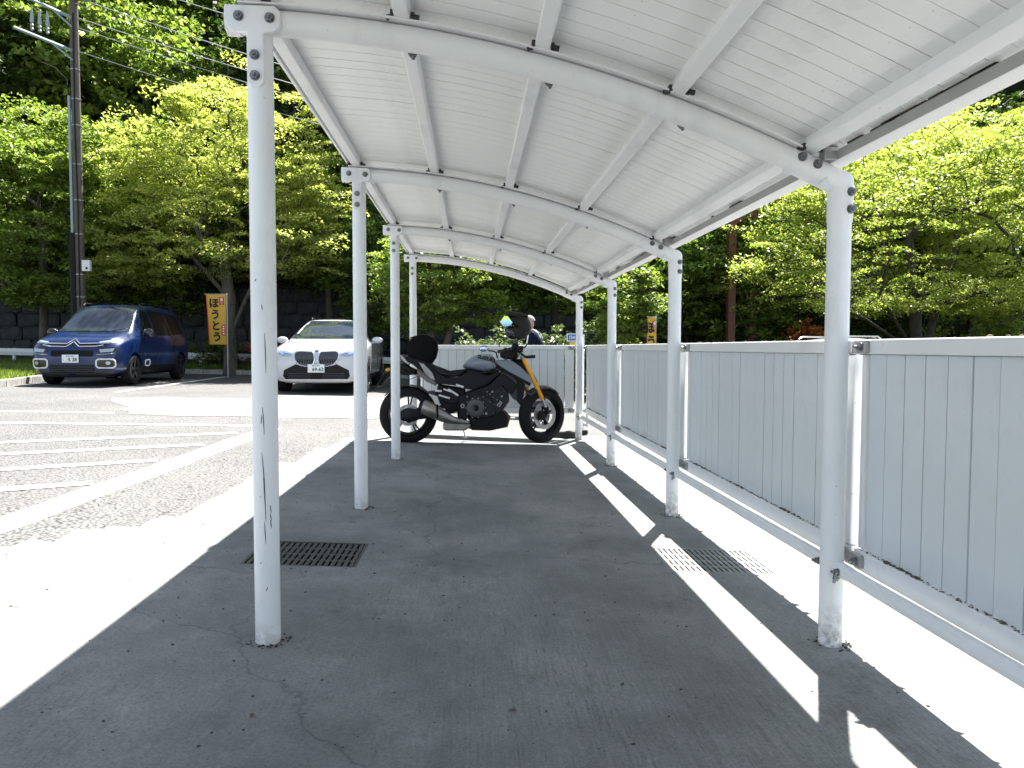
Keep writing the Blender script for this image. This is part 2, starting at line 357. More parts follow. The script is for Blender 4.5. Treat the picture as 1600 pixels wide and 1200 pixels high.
# ---------------------------------------------------------------- drain grates (pit, frame, bars)
def grate(r,label,m,barsn):
    cx,cy=(r[0]+r[2])/2,(r[1]+r[3])/2; e=empty('drain_grate',(cx,cy,g(cx,cy)+.004),0,label,'drain grate','steel drain grates in the concrete floor')
    W=r[2]-r[0]; D=r[3]-r[1]; tilt=math.atan(.0447)
    def T(x,y,z): return (x,y,z-.0447*x)
    pit=MB(); pit.add([T(-W/2,-D/2,0),T(W/2,-D/2,0),T(W/2,D/2,0),T(-W/2,D/2,0),T(-W/2,-D/2,-.35),T(W/2,-D/2,-.35),T(W/2,D/2,-.35),T(-W/2,D/2,-.35)],[(0,1,5,4),(1,2,6,5),(2,3,7,6),(3,0,4,7),(4,5,6,7)])
    pit.build('drain_pit',M_dark,e)
    f=MB(); t=.014
    for (x,y,sx,sy) in ((0,-D/2+t/2,W,t),(0,D/2-t/2,W,t)): f.add([T(x+a*sx/2,y+b*sy/2,c) for a in(-1,1) for b in(-1,1) for c in(-.03,.001)],[(0,1,3,2),(4,6,7,5),(0,4,5,1),(2,3,7,6),(0,2,6,4),(1,5,7,3)])
    for (x,y,sx,sy) in ((-W/2+t/2,0,t,D-2*t),(W/2-t/2,0,t,D-2*t)): f.add([T(x+a*sx/2,y+b*sy/2,c) for a in(-1,1) for b in(-1,1) for c in(-.03,.001)],[(0,1,3,2),(4,6,7,5),(0,4,5,1),(2,3,7,6),(0,2,6,4),(1,5,7,3)])
    f.build('frame',m,e)
    bb=MB(); bb.add([T(a*.0095,b*(D/2-t-.001),c) for a in(-1,1) for b in(-1,1) for c in(-.012,-.002)],[(0,1,3,2),(4,6,7,5),(0,4,5,1),(2,3,7,6),(0,2,6,4),(1,5,7,3)])
    bme=bb.mesh('bar'); bme.materials.append(m)
    for i in range(barsn):
        x=-W/2+t+ (W-2*t)*(i+.5)/barsn; inst('bar',bme,e,(x,0,-.0447*x))
    cr=MB(); cr.box((0,0,-.0045),(W-2*t-.002,.02,.004),Matrix.Rotation(tilt,3,'Y')); cme=cr.mesh('cross_bar'); cme.materials.append(m)
    for k in (-.25,0,.25): inst('cross_bar',cme,e,(0,k*(D-2*t),0))
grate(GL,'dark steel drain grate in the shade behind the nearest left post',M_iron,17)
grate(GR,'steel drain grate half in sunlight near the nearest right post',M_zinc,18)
# ---------------------------------------------------------------- shelter
XL,XR=-.737,1.413; YL=[.40,2.738,5.075,7.412,9.69]; SK=.109/2.15
def zc(x): return 2.205-.1035*(x+.8)**2
def slope(x): return -.207*(x+.8)
sh=empty('cycle_shelter',(0,0,0),0,'long white steel parking shelter with curved roof on round posts','shelter')
def vpost(x,y,ztop,name='post',zb=None):
    z0=g(x,y)-.02; m=MB(); m.tube([(0,0,z0),(0,0,ztop)],.0445,28); o=m.build(name,M_post,sh,True,loc=(x,y,0)); return o
def bolt(p,d,r=.014,parent=None,m=None,h=.016,washer=True,dark=False):
    d=Vector(d).normalized(); p=Vector(p); mb=MB()
    if washer: mb.cyl(p,p+d*.004,r*1.25,n=14)
    mb.cyl(p+d*.004,p+d*h,r,n=6); mb.cyl(p+d*h,p+d*(h+.012),r*.55,r*.45,n=10)
    return mb.build('bolt',m or (M_darkbolt if dark else M_bolt),parent or sh)
PURX=[-.75,-.24,.26,.765,1.28]
for i,y in enumerate(YL):
    yr=y+.109
    near=i>=1
    vpost(XL,y,2.185); vpost(XR,yr,1.66)
    dm=MB()
    for (px,py) in ((XL,y),(XR,yr)):
        for k in range(34):
            a=random.uniform(0,2*PI); rr=.045+random.uniform(0,.035); s=random.uniform(.003,.008)
            dm.ell((px+rr*math.cos(a),py+rr*math.sin(a),g(px,py)+.006),(s,s,s*.4),6,3)
    if near: o=dm.build('post_base_grit',M_dirt,sh); o['kind']='stuff'
    # curved beam
    path=[(x,y+SK*(x-XL),zc(x)) for x in np.linspace(-.83,1.22,22)]
    path+=[(1.30,y+SK*(1.30-XL),zc(1.30)),(1.36,yr,zc(1.36)),(1.40,yr,zc(1.40))]
    MB().tube(path,.0435,26).build('roof_beam',M_white,sh,True,ang=50)
    # elbow casting: sleeve over the beam end, knuckle, sleeve over the post top
    eb=MB(); eb.tube([(x,y+SK*(x-XL)-.0015,zc(x)) for x in (1.195,1.205,1.22,1.26,1.30,1.34,1.38,XR)],[.041,.0465]+[.0478]*6,28)
    eb.tube([(XR,yr-.0015,1.705),(XR,yr-.0015,1.65),(XR,yr-.0015,1.555),(XR,yr-.0015,1.545)],[.0478,.0478,.0468,.042],28)
    eb.ell((XR,yr-.0015,1.703),(.0478,.0478,.0478),28,16)
    eb.build('elbow_bracket',M_white,sh,True,ang=50)
    MB().prism([(1.300,1.680),(1.352,1.666),(1.338,1.716)],yr-.0515,yr-.043).build('weld_gusset',M_board,sh)
    for bx in (1.237,1.297): bolt((bx,y+SK*(bx-XL)-.048,zc(bx)+.010),(0,-1,.15))
    for bz in (1.662,1.597): bolt((XR+.020,yr-.044,bz),(.25,-1,0))
    # tee bracket on the left post
    t=MB(); fy=y-.0455
    t.prism([(-.845,2.245),(-.845,2.19),(-.835,2.165),(-.815,2.155),(-.77,2.155),(-.77,1.985),(-.755,1.968),(-.725,1.968),(-.712,1.985),(-.712,2.15),(-.675,2.155),(-.655,2.175),(-.655,2.225),(-.675,2.243)],fy-.006,fy+.02)
    t.build('tee_bracket',M_white,sh,bevel=.005)
    MB().tube([(-.845,y-.005,2.203),(-.80,y-.005,2.203)],.0475,24).build('beam_end_cap',M_white,sh,True)
    for bx,bz in ((-.795,2.205),(-.69,2.20),(-.742,2.075),(-.742,2.005)): bolt((bx,fy-.006,bz),(0,-1,0))
    # purlin bolts: under the beam and the dark cleats on top
    for k,px in enumerate(PURX):
        by=y+SK*(px-XL)
        if k: bolt((px+.03,by+.035,zc(px)-.035),(.1,-.25,-1),.014,h=.014)
        for s in (-1,1):
            c=MB()
            c.box((px+s*.036,by-.03+.01*s,zc(px)+.068),(.012,.03,.022)); c.cyl((px+s*.036,by-.034,zc(px)+.062),(px+s*.058,by-.034,zc(px)+.057),.010,n=6)
            c.build('purlin_cleat',M_darkbolt,sh)
    fp=[(x,y+SK*(x-XL)-.05,zc(x)+.046) for x in np.linspace(-.80,1.24,20)]
    fm=MB()
    for a,b in zip(fp[:-1],fp[1:]): fm.add([a,b,(b[0],b[1]+.1,b[2]),(a[0],a[1]+.1,a[2]),(a[0],a[1],a[2]+.006),(b[0],b[1],b[2]+.006),(b[0],b[1]+.1,b[2]+.006),(a[0],a[1]+.1,a[2]+.006)],[(0,1,2,3),(7,6,5,4),(0,4,5,1),(2,6,7,3)])
    fm.build('beam_flange',M_white,sh)
# scuffs and scratches on the nearest left post
M_scuff=mat('scuff_black',(.07,.07,.075),.8)
def onpost(a,z): return Vector((XL+.0447*math.sin(a),YL[1]-.0447*math.cos(a),z))
for pts in ([(.05,.86),(.12,.82),(.17,.76)],[(-.02,.83),(-.06,.80)],[(-.05,.70),(.02,.67),(.12,.60),(.17,.52),(.20,.45)],[(.06,.61),(.14,.54),(.22,.46)],[(.10,.45),(.14,.41),(.18,.37)],[(.55,.51),(.62,.48)],[(.55,.48),(.63,.45)],[(.56,.455),(.64,.425)],[(-.45,1.30),(-.3,1.31)],[(.3,1.12),(.34,1.05),(.36,.98)],[(.1,1.22),(.15,1.20)],[(-.3,.30),(-.2,.305)],[(.15,.20),(.3,.215)]):
    P=[]
    for k in range(len(pts)-1):
        for t in range(4): P.append(onpost(pts[k][0]+(pts[k+1][0]-pts[k][0])*t/4,pts[k][1]+(pts[k+1][1]-pts[k][1])*t/4))
    P.append(onpost(*pts[-1])); n=len(P); MB().tube(P,[.0004+.0013*math.sin(PI*(i+.5)/n) for i in range(n)],5).build('scratch',M_scuff,sh)
YA,YB=-1.8,9.95
for px in PURX:
    p=MB(); Mx=Matrix.Rotation(-math.atan(slope(px)),3,'Y'); p.box((px,(YA+YB)/2+SK*(px-XL),zc(px)+.079),(.056,YB-YA,.052),Mx); p.build('purlin',M_white,sh,bevel=.006)
# roof boards: one strip each, curved across
xsb=np.linspace(-.80,1.385,13)
def board_mesh(wd,name='roof_board'):
    V=[];F=[]
    for x in xsb:
        sl=slope(x); nx,nz=-sl,1; L=math.hypot(nx,nz); nx/=L;nz/=L; z=zc(x)+.1065
        for (yy,h) in ((-wd/2,0),(wd/2,0),(wd/2,.012),(-wd/2,.012)): V.append((x+nx*h,yy+SK*(x-XL),z+nz*h))
    n=len(xsb)
    for i in range(n-1):
        for k in range(4): F.append((i*4+k,i*4+(k+1)%4,(i+1)*4+(k+1)%4,(i+1)*4+k))
    F.append((0,1,2,3)); F.append(tuple((n-1)*4+k for k in (3,2,1,0)))
    me=bpy.data.meshes.new(name); me.from_pydata(V,[],F); me.materials.append(M_roof); return me
rb=[board_mesh(.0945),board_mesh(.0915)]
nb=int((YB-YA)/.0985)
for i in range(nb):
    yy=YA+(i+.5)*.0985; inst('roof_board',rb[1 if i%7==3 else 0],sh,(0,yy,random.choice((0,0,0,-.0012))))
top=MB(); V=[];F=[]
for x in np.linspace(-.805,1.43,24):
    z=zc(x)+.121
    for yy in (YA-.02,YB+.02): V.append((x,yy+SK*(x-XL),z)); V.append((x,yy+SK*(x-XL),z+.012))
for i in range(23):
    a=i*4; F+=[(a,a+2,a+6,a+4),(a+1,a+5,a+7,a+3),(a,a+4,a+5,a+1),(a+2,a+3,a+7,a+6)]
F+=[(0,1,3,2),(92,94,95,93)]
top.add(V,F); top.build('roof_covering',M_white,sh)
MB().box((-.806,(YA+YB)/2,zc(-.8)+.098),(.012,YB-YA,.062)).build('roof_edge_trim',M_white,sh)
# eave gutter
gt=MB(); prof=[(1.375,1.778),(1.50,1.802),(1.505,1.885)]
def strip(mb,a,b,t,y0,y1):
    a=Vector((a[0],0,a[1])); b=Vector((b[0],0,b[1])); d=(b-a).normalized(); n=Vector((-d.z,0,d.x))*t
    P=[a,b,b+n,a+n]; mb.add([(p.x,y+.0,p.z) for y in (y0,y1) for p in P],[(0,1,2,3),(7,6,5,4),(0,4,5,1),(1,5,6,2),(2,6,7,3),(3,7,4,0)])
strip(gt,prof[0],prof[1],.003,YA,YB+.1); strip(gt,prof[1],prof[2],.003,YA,YB+.1); gt.build('gutter',M_white,sh)
gi=MB(); strip(gi,(1.372,1.778),(1.366,1.810),.003,YA,YB+.1); gi.build('gutter_inner_face',M_gutter,sh)
for y in YL[1:]: 
    MB().box((1.345,y+.07,1.80),(.05,.05,.05)).build('gutter_bracket',M_grey,sh,bevel=.004)
ga=MB()
for i in range(40):
    yy=random.uniform(1.5,9.5); ga.box((1.369,yy,1.813+random.uniform(-.002,.003)),(.012,random.uniform(.02,.16),.006))
ga.build('gutter_debris',M_dirt,sh)['kind']='stuff'
# lower tube rail between the right posts
for i in range(4):
    y0=YL[i]+.109; y1=YL[i+1]+.109
    def zt(y): return g(XR,y)+.315
    x=XR+.012
    m=MB(); m.tube([(x,y0+.10,zt(y0)),(x,y1-.06,zt(y1))],.0262,20); m.build('lower_rail',M_post,sh,True)
    s=MB(); s.tube([(x,y1-.11,zt(y1)),(x,y1-.01,zt(y1))],.0295,20); s.build('rail_socket',M_white,sh,True)
    s=MB(); s.tube([(x,y0+.02,zt(y0)),(x,y0+.11,zt(y0))],.0295,20); s.build('rail_socket',M_white,sh,True)
    bolt((x-.028,y1-.085,zt(y1)),(-1,0,.1),.012); bolt((x-.028,y0+.075,zt(y0)),(-1,0,.1),.012)
    bolt((x-.02,y1-.06,zt(y1)-.024),(-.5,0,-1),.011)
# ---------------------------------------------------------------- fence panels along the right side
XF=1.52; ZT=1.105; 
def fence(name,length,nb,label,loc,rz,stile_near=True,group='white board fence panels on steel rails'):
    # local: panel runs along +Y from 0 to length, the shown face looks to -X ; z=0 at panel origin height 0
    e=empty(name,loc,rz,label,'fence',group)
    zt,zb=ZT,.215
    MB().box((0,length/2,zt-.028),(.045,length,.056)).build('top_rail',M_white,e,bevel=.004)
    MB().box((0,length/2,zb+.0385),(.05,length,.077)).build('bottom_rail',M_white,e,bevel=.004)
    st=.115
    MB().box((-.008,st/2+.003,(zt+zb)/2+.011),(.04,st,zt-zb-.14)).build('end_stile',M_white,e,bevel=.005)
    MB().box((.004,length-.02,(zt+zb)/2+.011),(.035,.03,zt-zb-.14)).build('end_stile',M_white,e,bevel=.005)
    y0=st+.012; W=(length-.038-y0)/nb
    b=MB(); hz=(zt-.058)-(zb-.004+.079)
    b.add([(x,y,z) for x in(-.006,.006) for y in(-W/2+.0025,W/2-.0025) for z in(-hz/2,hz/2)],[(0,1,3,2),(4,6,7,5),(0,4,5,1),(2,3,7,6),(0,2,6,4),(1,5,7,3)])
    bme=b.mesh('board'); bme.materials.append(M_board)
    lip=MB()
    for i in range(nb):
        yy=y0+W*(i+.5); inst('board',bme,e,(.004+random.choice((0,0,.0015,-.001)),yy,(zt-.058+zb+.075)/2),(0,0,random.uniform(-.006,.006)))
    MB().box((.0135,(y0+length-.04)/2,(zt+zb)/2+.01),(.004,length-.04-y0,hz+.02)).build('backing_sheet',M_gutter,e)
    # dirt and leaf litter caught on the bottom rail, plus tabs added below for a toothed shadow
    d=MB()
    for i in range(int(length*150)):
        yy=random.uniform(.02,length-.02); s=random.uniform(.0015,.006)*(1.25 if math.sin(yy*9+length)>.5 else .65)
        d.ell((-.004-random.uniform(0,.016),yy,zb+.078+s*.2),(s*random.uniform(.7,1.6),s*random.uniform(.7,1.9),s*.5),6,3,Matrix.Rotation(random.uniform(0,3),3,'Z'))
    for i in range(int(length*14)):
        yy=random.uniform(.02,length-.02); s=random.uniform(.003,.009)
        d.ell((-.015+random.uniform(0,.02),yy,zt+s*.3),(s,s*1.5,s*.6),6,3)
    o=d.build('leaf_litter',M_litter,e); o['kind']='stuff'
    h=MB()  # added tabs on the outer side, shaped to make the fence shadow jagged
    for i in range(nb):
        if random.random()<.75:
            yy=y0+W*(i+random.choice((.1,.5,.9))); s=random.uniform(.008,.034); h.add([(.02,yy-s*.9,zb+.003),(.02,yy+s*.9,zb+.003),(.024+s*1.05,yy-s*random.uniform(-.2,1.1),zb+.001-s*.3),(.022,yy,zb+.014)],[(0,1,2),(0,2,3),(1,3,2)])
    h.build('shadow_teeth_tabs',M_dirt,e)['kind']='stuff'
    for yy,dd in ((.035,1),(length-.035,-1)):
        for z in (zt-.028,zb+.04):
            MB().box((-.0335,yy+.0*dd,z),(.022,.085,.052)).build('rail_bracket',M_grey,e,bevel=.006)
            bolt((-.0445,yy+.018*dd,z),(-1,0,0),.013,e)
    return e
FL=['nearest white board fence panel at the right edge beside the first right post','white board fence panel between the first and second right posts','white board fence panel between the second and third right posts','white board fence panel between the third and farthest right posts']
for i in range(4):
    y0=YL[i]+.109+.012; y1=YL[i+1]+.109-.012
    fence('fence_panel',y1-y0,18,FL[i],(XF,y0,0),0)
# far fence between end posts (face towards the camera)
e=fence('fence_panel',2.0,17,'white board fence panel across the far end of the shelter behind the motorcycle',(1.345,9.80,0),PI/2)
# slim gate post with drop bolt behind the far right post
gp=empty('gate_post',(1.545,10.45,0),0,'slim white square post with drop bolt just behind the far right shelter post','post')
MB().box((0,0,.56),(.06,.06,1.36)).build('post_tube',M_white,gp,bevel=.004); MB().box((0,0,1.25),(.064,.064,.014)).build('cap',M_white,gp)
mb=MB(); mb.cyl((.075,-.02,-.03),(.075,-.02,.25),.012); mb.box((.05,-.02,.0),(.07,.03,.04)); mb.build('drop_bolt',M_grey,gp)
MB().box((0,-.01,-.105),(.16,.14,.05)).build('foot_plate',M_dark,gp)
ws=empty('wheel_stop',(1.12,9.95,g(1.12,9.95)),0,'low dark rubber wheel stop on the ground by the far right post','wheel stop')
MB().prism([(-.28,.0),(.28,.0),(.26,.085),(-.26,.085)],-.07,.07).build('block',mat('rubber',(.03,.03,.03),.8),ws,bevel=.012)
MB().box((0,-.002,.089),(.4,.05,.004)).build('reflector_strip',M_grey,ws)
# small stones and leaf bits on the slab
st=MB()
for i in range(620):
    x=random.uniform(-2.4,1.5); y=random.uniform(1.2,9.2); s=random.uniform(.0015,.0048)
    if inr(x,y,(GL[0]-.02,GL[1]-.02,GL[2]+.02,GL[3]+.02)) or inr(x,y,(GR[0]-.02,GR[1]-.02,GR[2]+.02,GR[3]+.02)): continue
    st.ell((x,y,g(x,y)+.004+s*.4),(s*random.uniform(.7,1.8),s*random.uniform(.7,1.6),s*.7),6,3,Matrix.Rotation(random.uniform(0,3),3,'Z'))
o=st.build('pebbles',mat('pebble_grit',(.06,.055,.05),.9)); tag(o,'scattered grit and leaf bits on the concrete floor','grit',kind='stuff')
fl=MB()
for i in range(70):
    x=random.uniform(-3.0,1.6); y=random.uniform(1.6,10); s=random.uniform(.006,.016); a=random.uniform(0,6.28); z=g(x,y)+.006; ca,sa=math.cos(a)*s,math.sin(a)*s
    fl.add([(x-ca,y-sa,z),(x+sa*.5,y-ca*.5,z+s*.3),(x+ca,y+sa,z+s*.15),(x-sa*.5,y+ca*.5,z+s*.25)],[(0,1,2),(0,2,3)])
o=fl.build('dry_leaves',mat('dry_leaf',(.10,.07,.035),.9)); tag(o,'dry leaf scraps blown over the concrete floor','leaves',kind='stuff')
# ================================================================ vehicles
M_tyre=mat('tyre_rubber',(.012,.012,.013),.8,spec=.2,bump=.15,bscale=80); M_black=mat('black_plastic',(.006,.006,.007),.5,spec=.22); M_gloss=mat('black_gloss',(.008,.008,.009),.12,coat=.5)
M_chrome=mat('chrome',(.75,.75,.76),.12,1); M_alloy=mat('alloy_wheel',(.32,.33,.34),.3,.9); M_dalloy=mat('dark_alloy',(.05,.05,.055),.3,.7)
M_glass=mat('window_glass',(.012,.02,.032),.04,spec=.55); M_plate=mat('plate_white',(.75,.76,.76),.4); M_ink=mat('plate_green_ink',(.01,.05,.03),.5)
M_glass2=mat('tinted_side_glass',(.004,.006,.008),.35,spec=.12)
M_lamp=mat('lamp_glass',(.38,.42,.46),.08,.2,coat=1); M_satin=mat('satin_white_trim',(.72,.72,.72),.4)
M_mesh=mat('grille_mesh',(.07,.075,.08),.4,.5)
def evalmesh(mb,name,sub=2,cuts=None):
    me=mb.mesh(name); o=bpy.data.objects.new('tmp',me); COL.objects.link(o); m=o.modifiers.new('s','SUBSURF'); m.levels=sub; m.render_levels=sub
    tmp=[]
    for c in (cuts or []):
        cm=c.mesh('cut'); co=bpy.data.objects.new('cut',cm); COL.objects.link(co); b=o.modifiers.new('b','BOOLEAN'); b.operation='DIFFERENCE'; b.object=co; b.solver='EXACT'; tmp.append(co)
    dg=bpy.context.evaluated_depsgraph_get(); r=bpy.data.meshes.new_from_object(o.evaluated_get(dg)); r.name=name
    bpy.data.objects.remove(o)
    for c in tmp: bpy.data.objects.remove(c)
    r.materials.clear(); return r
def bvh(me): return BVHTree.FromPolygons([v.co.copy() for v in me.vertices],[tuple(p.vertices) for p in me.polygons])
def loft(stations,K=12):
    # station: (y, zbot, ztop, whalf_low, whalf_belt, zbelt, whalf_roof)
    mb=MB(); V=[];F=[]
    for (y,zb,zt,wl,wb,zl,wr) in stations:
        half=[(0,zb),(wl*.80,zb),(wl*.985,zb+.06),(wb,zb+(zl-zb)*.45),(wb*.995,zl-.02),(wb*.97,zl+.015),(wr+(wb*.97-wr)*.42,zl+(zt-zl)*.55),(wr,zt-(zt-zl)*.10-.01),(wr*.86,zt-.012),(0,zt)]
        ring=half+[(-x,z) for x,z in half[-2:0:-1]]
        V+=[(x,y,z) for x,z in ring]
    n=len(V)//len(stations)
    for i in range(len(stations)-1):
        for k in range(n): F.append((i*n+k,i*n+(k+1)%n,(i+1)*n+(k+1)%n,(i+1)*n+k))
    # end caps as quad strips
    for i in (0,len(stations)-1):
        b=i*n; h=n//2
        for k in range(h):
            a,b2,c,d=b+k,b+k+1,b+(n-k-1)%n,b+(n-k)%n
            q=[a,b2,c,d] if k not in (0,h-1) else None
            if k==0: F.append((b,b+1,b+n-1))
            elif k==h-1: F.append((b+k,b+k+1,b+n-k))
            else: F.append((a,b2,c,d))
    mb.add(V,F); return mb
def patch(name,poly,tree,dirn,m,parent,off=.006,flip=False,sub=.09,thick=0,smooth=True):
    """outline drawn in the plane across dirn ('y' front, 'x' side), laid on the body surface"""
    bm=bmesh.new(); vs=[bm.verts.new((a,b,0)) for a,b in poly]; bm.faces.new(vs); bmesh.ops.triangulate(bm,faces=bm.faces)
    for _ in range(5):
        es=[e for e in bm.edges if e.calc_length()>sub]
        if not es: break
        bmesh.ops.subdivide_edges(bm,edges=es,cuts=1); bmesh.ops.triangulate(bm,faces=[f for f in bm.faces if len(f.verts)>3])
    bad=[]
    for v in bm.verts:
        a,b=v.co.x,v.co.y
        if dirn=='y': o=Vector((a,-5,b)); d=Vector((0,1,0))
        elif dirn=='x': o=Vector((5,a,b)); d=Vector((-1,0,0))
        elif dirn=='-x': o=Vector((-5,a,b)); d=Vector((1,0,0))
        elif dirn=='-y': o=Vector((a,9,b)); d=Vector((0,-1,0))
        else: o=Vector((a,b,5)); d=Vector((0,0,-1))
        h=tree.ray_cast(o,d)
        if h[0] is None: bad.append(v)
        else: v.co=h[0]+h[1]*(off if h[1].dot(d)<0 else -off)
    bmesh.ops.delete(bm,geom=bad,context='VERTS')
    if thick:
        me0=None
        r=bmesh.ops.solidify(bm,geom=bm.faces[:],thickness=thick)
    bmesh.ops.recalc_face_normals(bm,faces=bm.faces)
    me=bpy.data.meshes.new(name); bm.to_mesh(me); bm.free(); me.materials.append(m)
    if smooth: shade(me,50)
    return inst(name,me,parent)
def trim(name,pts,tree,dirn,r,m,parent,off=.004,closed=False,n=8):
    P=[]
    for a,b in pts:
        if dirn=='y': o=Vector((a,-5,b)); d=Vector((0,1,0))
        elif dirn=='x': o=Vector((5,a,b)); d=Vector((-1,0,0))
        else: o=Vector((-5,a,b)); d=Vector((1,0,0))
        h=tree.ray_cast(o,d)
        if h[0] is not None: P.append(h[0]-d*off)
    if len(P)<2: return None
    return MB().tube(P,r,n,closed=closed).build(name,m,parent,True)
def rrect(x0,z0,x1,z1,r,n=4):
    P=[]
    for cx,cz,a0 in ((x1-r,z1-r,0),(x0+r,z1-r,90),(x0+r,z0+r,180),(x1-r,z0+r,270)):
        for k in range(n+1):
            a=R(a0+90*k/n); P.append((cx+r*math.cos(a),cz+r*math.sin(a)))
    return P
def lerp_pts(P,n=8,closed=False):
    Q=[];m=len(P)
    for i in range(m if closed else m-1):
        a,b=P[i],P[(i+1)%m]
        for k in range(n): t=k/n; Q.append((a[0]+(b[0]-a[0])*t,a[1]+(b[1]-a[1])*t))
    if not closed: Q.append(P[-1])
    return Q
def wheel(parent,x,y,r,wd,side,mrim,spokes=5,steer=0):
    e=inst('wheel',None,parent,(x,y,r),(0,0,steer)); s=side
    t=MB().lathe([(r*.62,-wd/2),(r*.90,-wd/2-.006),(r*.985,-wd/2+.03),(r,-wd*.2),(r,wd*.2),(r*.985,wd/2-.03),(r*.90,wd/2+.006),(r*.62,wd/2)],(0,0,0),'X',40); t.build('tyre',M_tyre,e,True)
    k=MB().lathe([(r*.64,-s*wd/2*0),(r*.66,s*(wd/2-.0)),(r*.60,s*(wd/2+.004)),(r*.58,s*(wd/2-.03)),(r*.55,0)],(0,0,0),'X',40)
    for i in range(spokes):
        a=2*PI*i/spokes+.3
        for da in (-.16,.16):
            k.tube([(s*(wd/2-.02),.05*math.cos(a),.05*math.sin(a)),(s*(wd/2-.012),r*.60*math.cos(a+da),r*.60*math.sin(a+da))],[.022,.017],6)
    k.lathe([(.0,s*(wd/2)),(.045,s*(wd/2)),(.06,s*(wd/2-.03))],(0,0,0),'X',20)
    k.build('rim',mrim,e,True)
    MB().lathe([(0,s*.01),(r*.57,s*.01),(r*.57,0)],(0,0,0),'X',30).build('brake_disc',M_grey if mrim is M_alloy else M_black,e)
    return e
def plate(parent,x,y,z,top,num,tilt=0,ink=M_ink):
    p=MB().box((0,0,0),(.33,.008,.165)); o=p.build('number_plate',M_plate,parent,bevel=.004,loc=(x,y,z)); o.rotation_euler=(tilt,0,0)
    text(num,.098,ink,o,(.035,-.0056,-.022),(PI/2,0,0),ext=.0006,sx=1.0,bold=.0025)
    q=MB()
    for i in range(6): q.box((-.07+i*.026,-.0045,.052),(.016 if i!=3 else .006,.001,.024))
    for i in range(2): q.box((-.14+.02*i*0,-.0045,-.02-.012*i),(.018,.001,.006))
    q.build('small_characters',ink,o)
    return o
def paint(name,col,rough=.28,metal=.2,coat=.45): return mat(name,col,rough,metal,coat=coat)
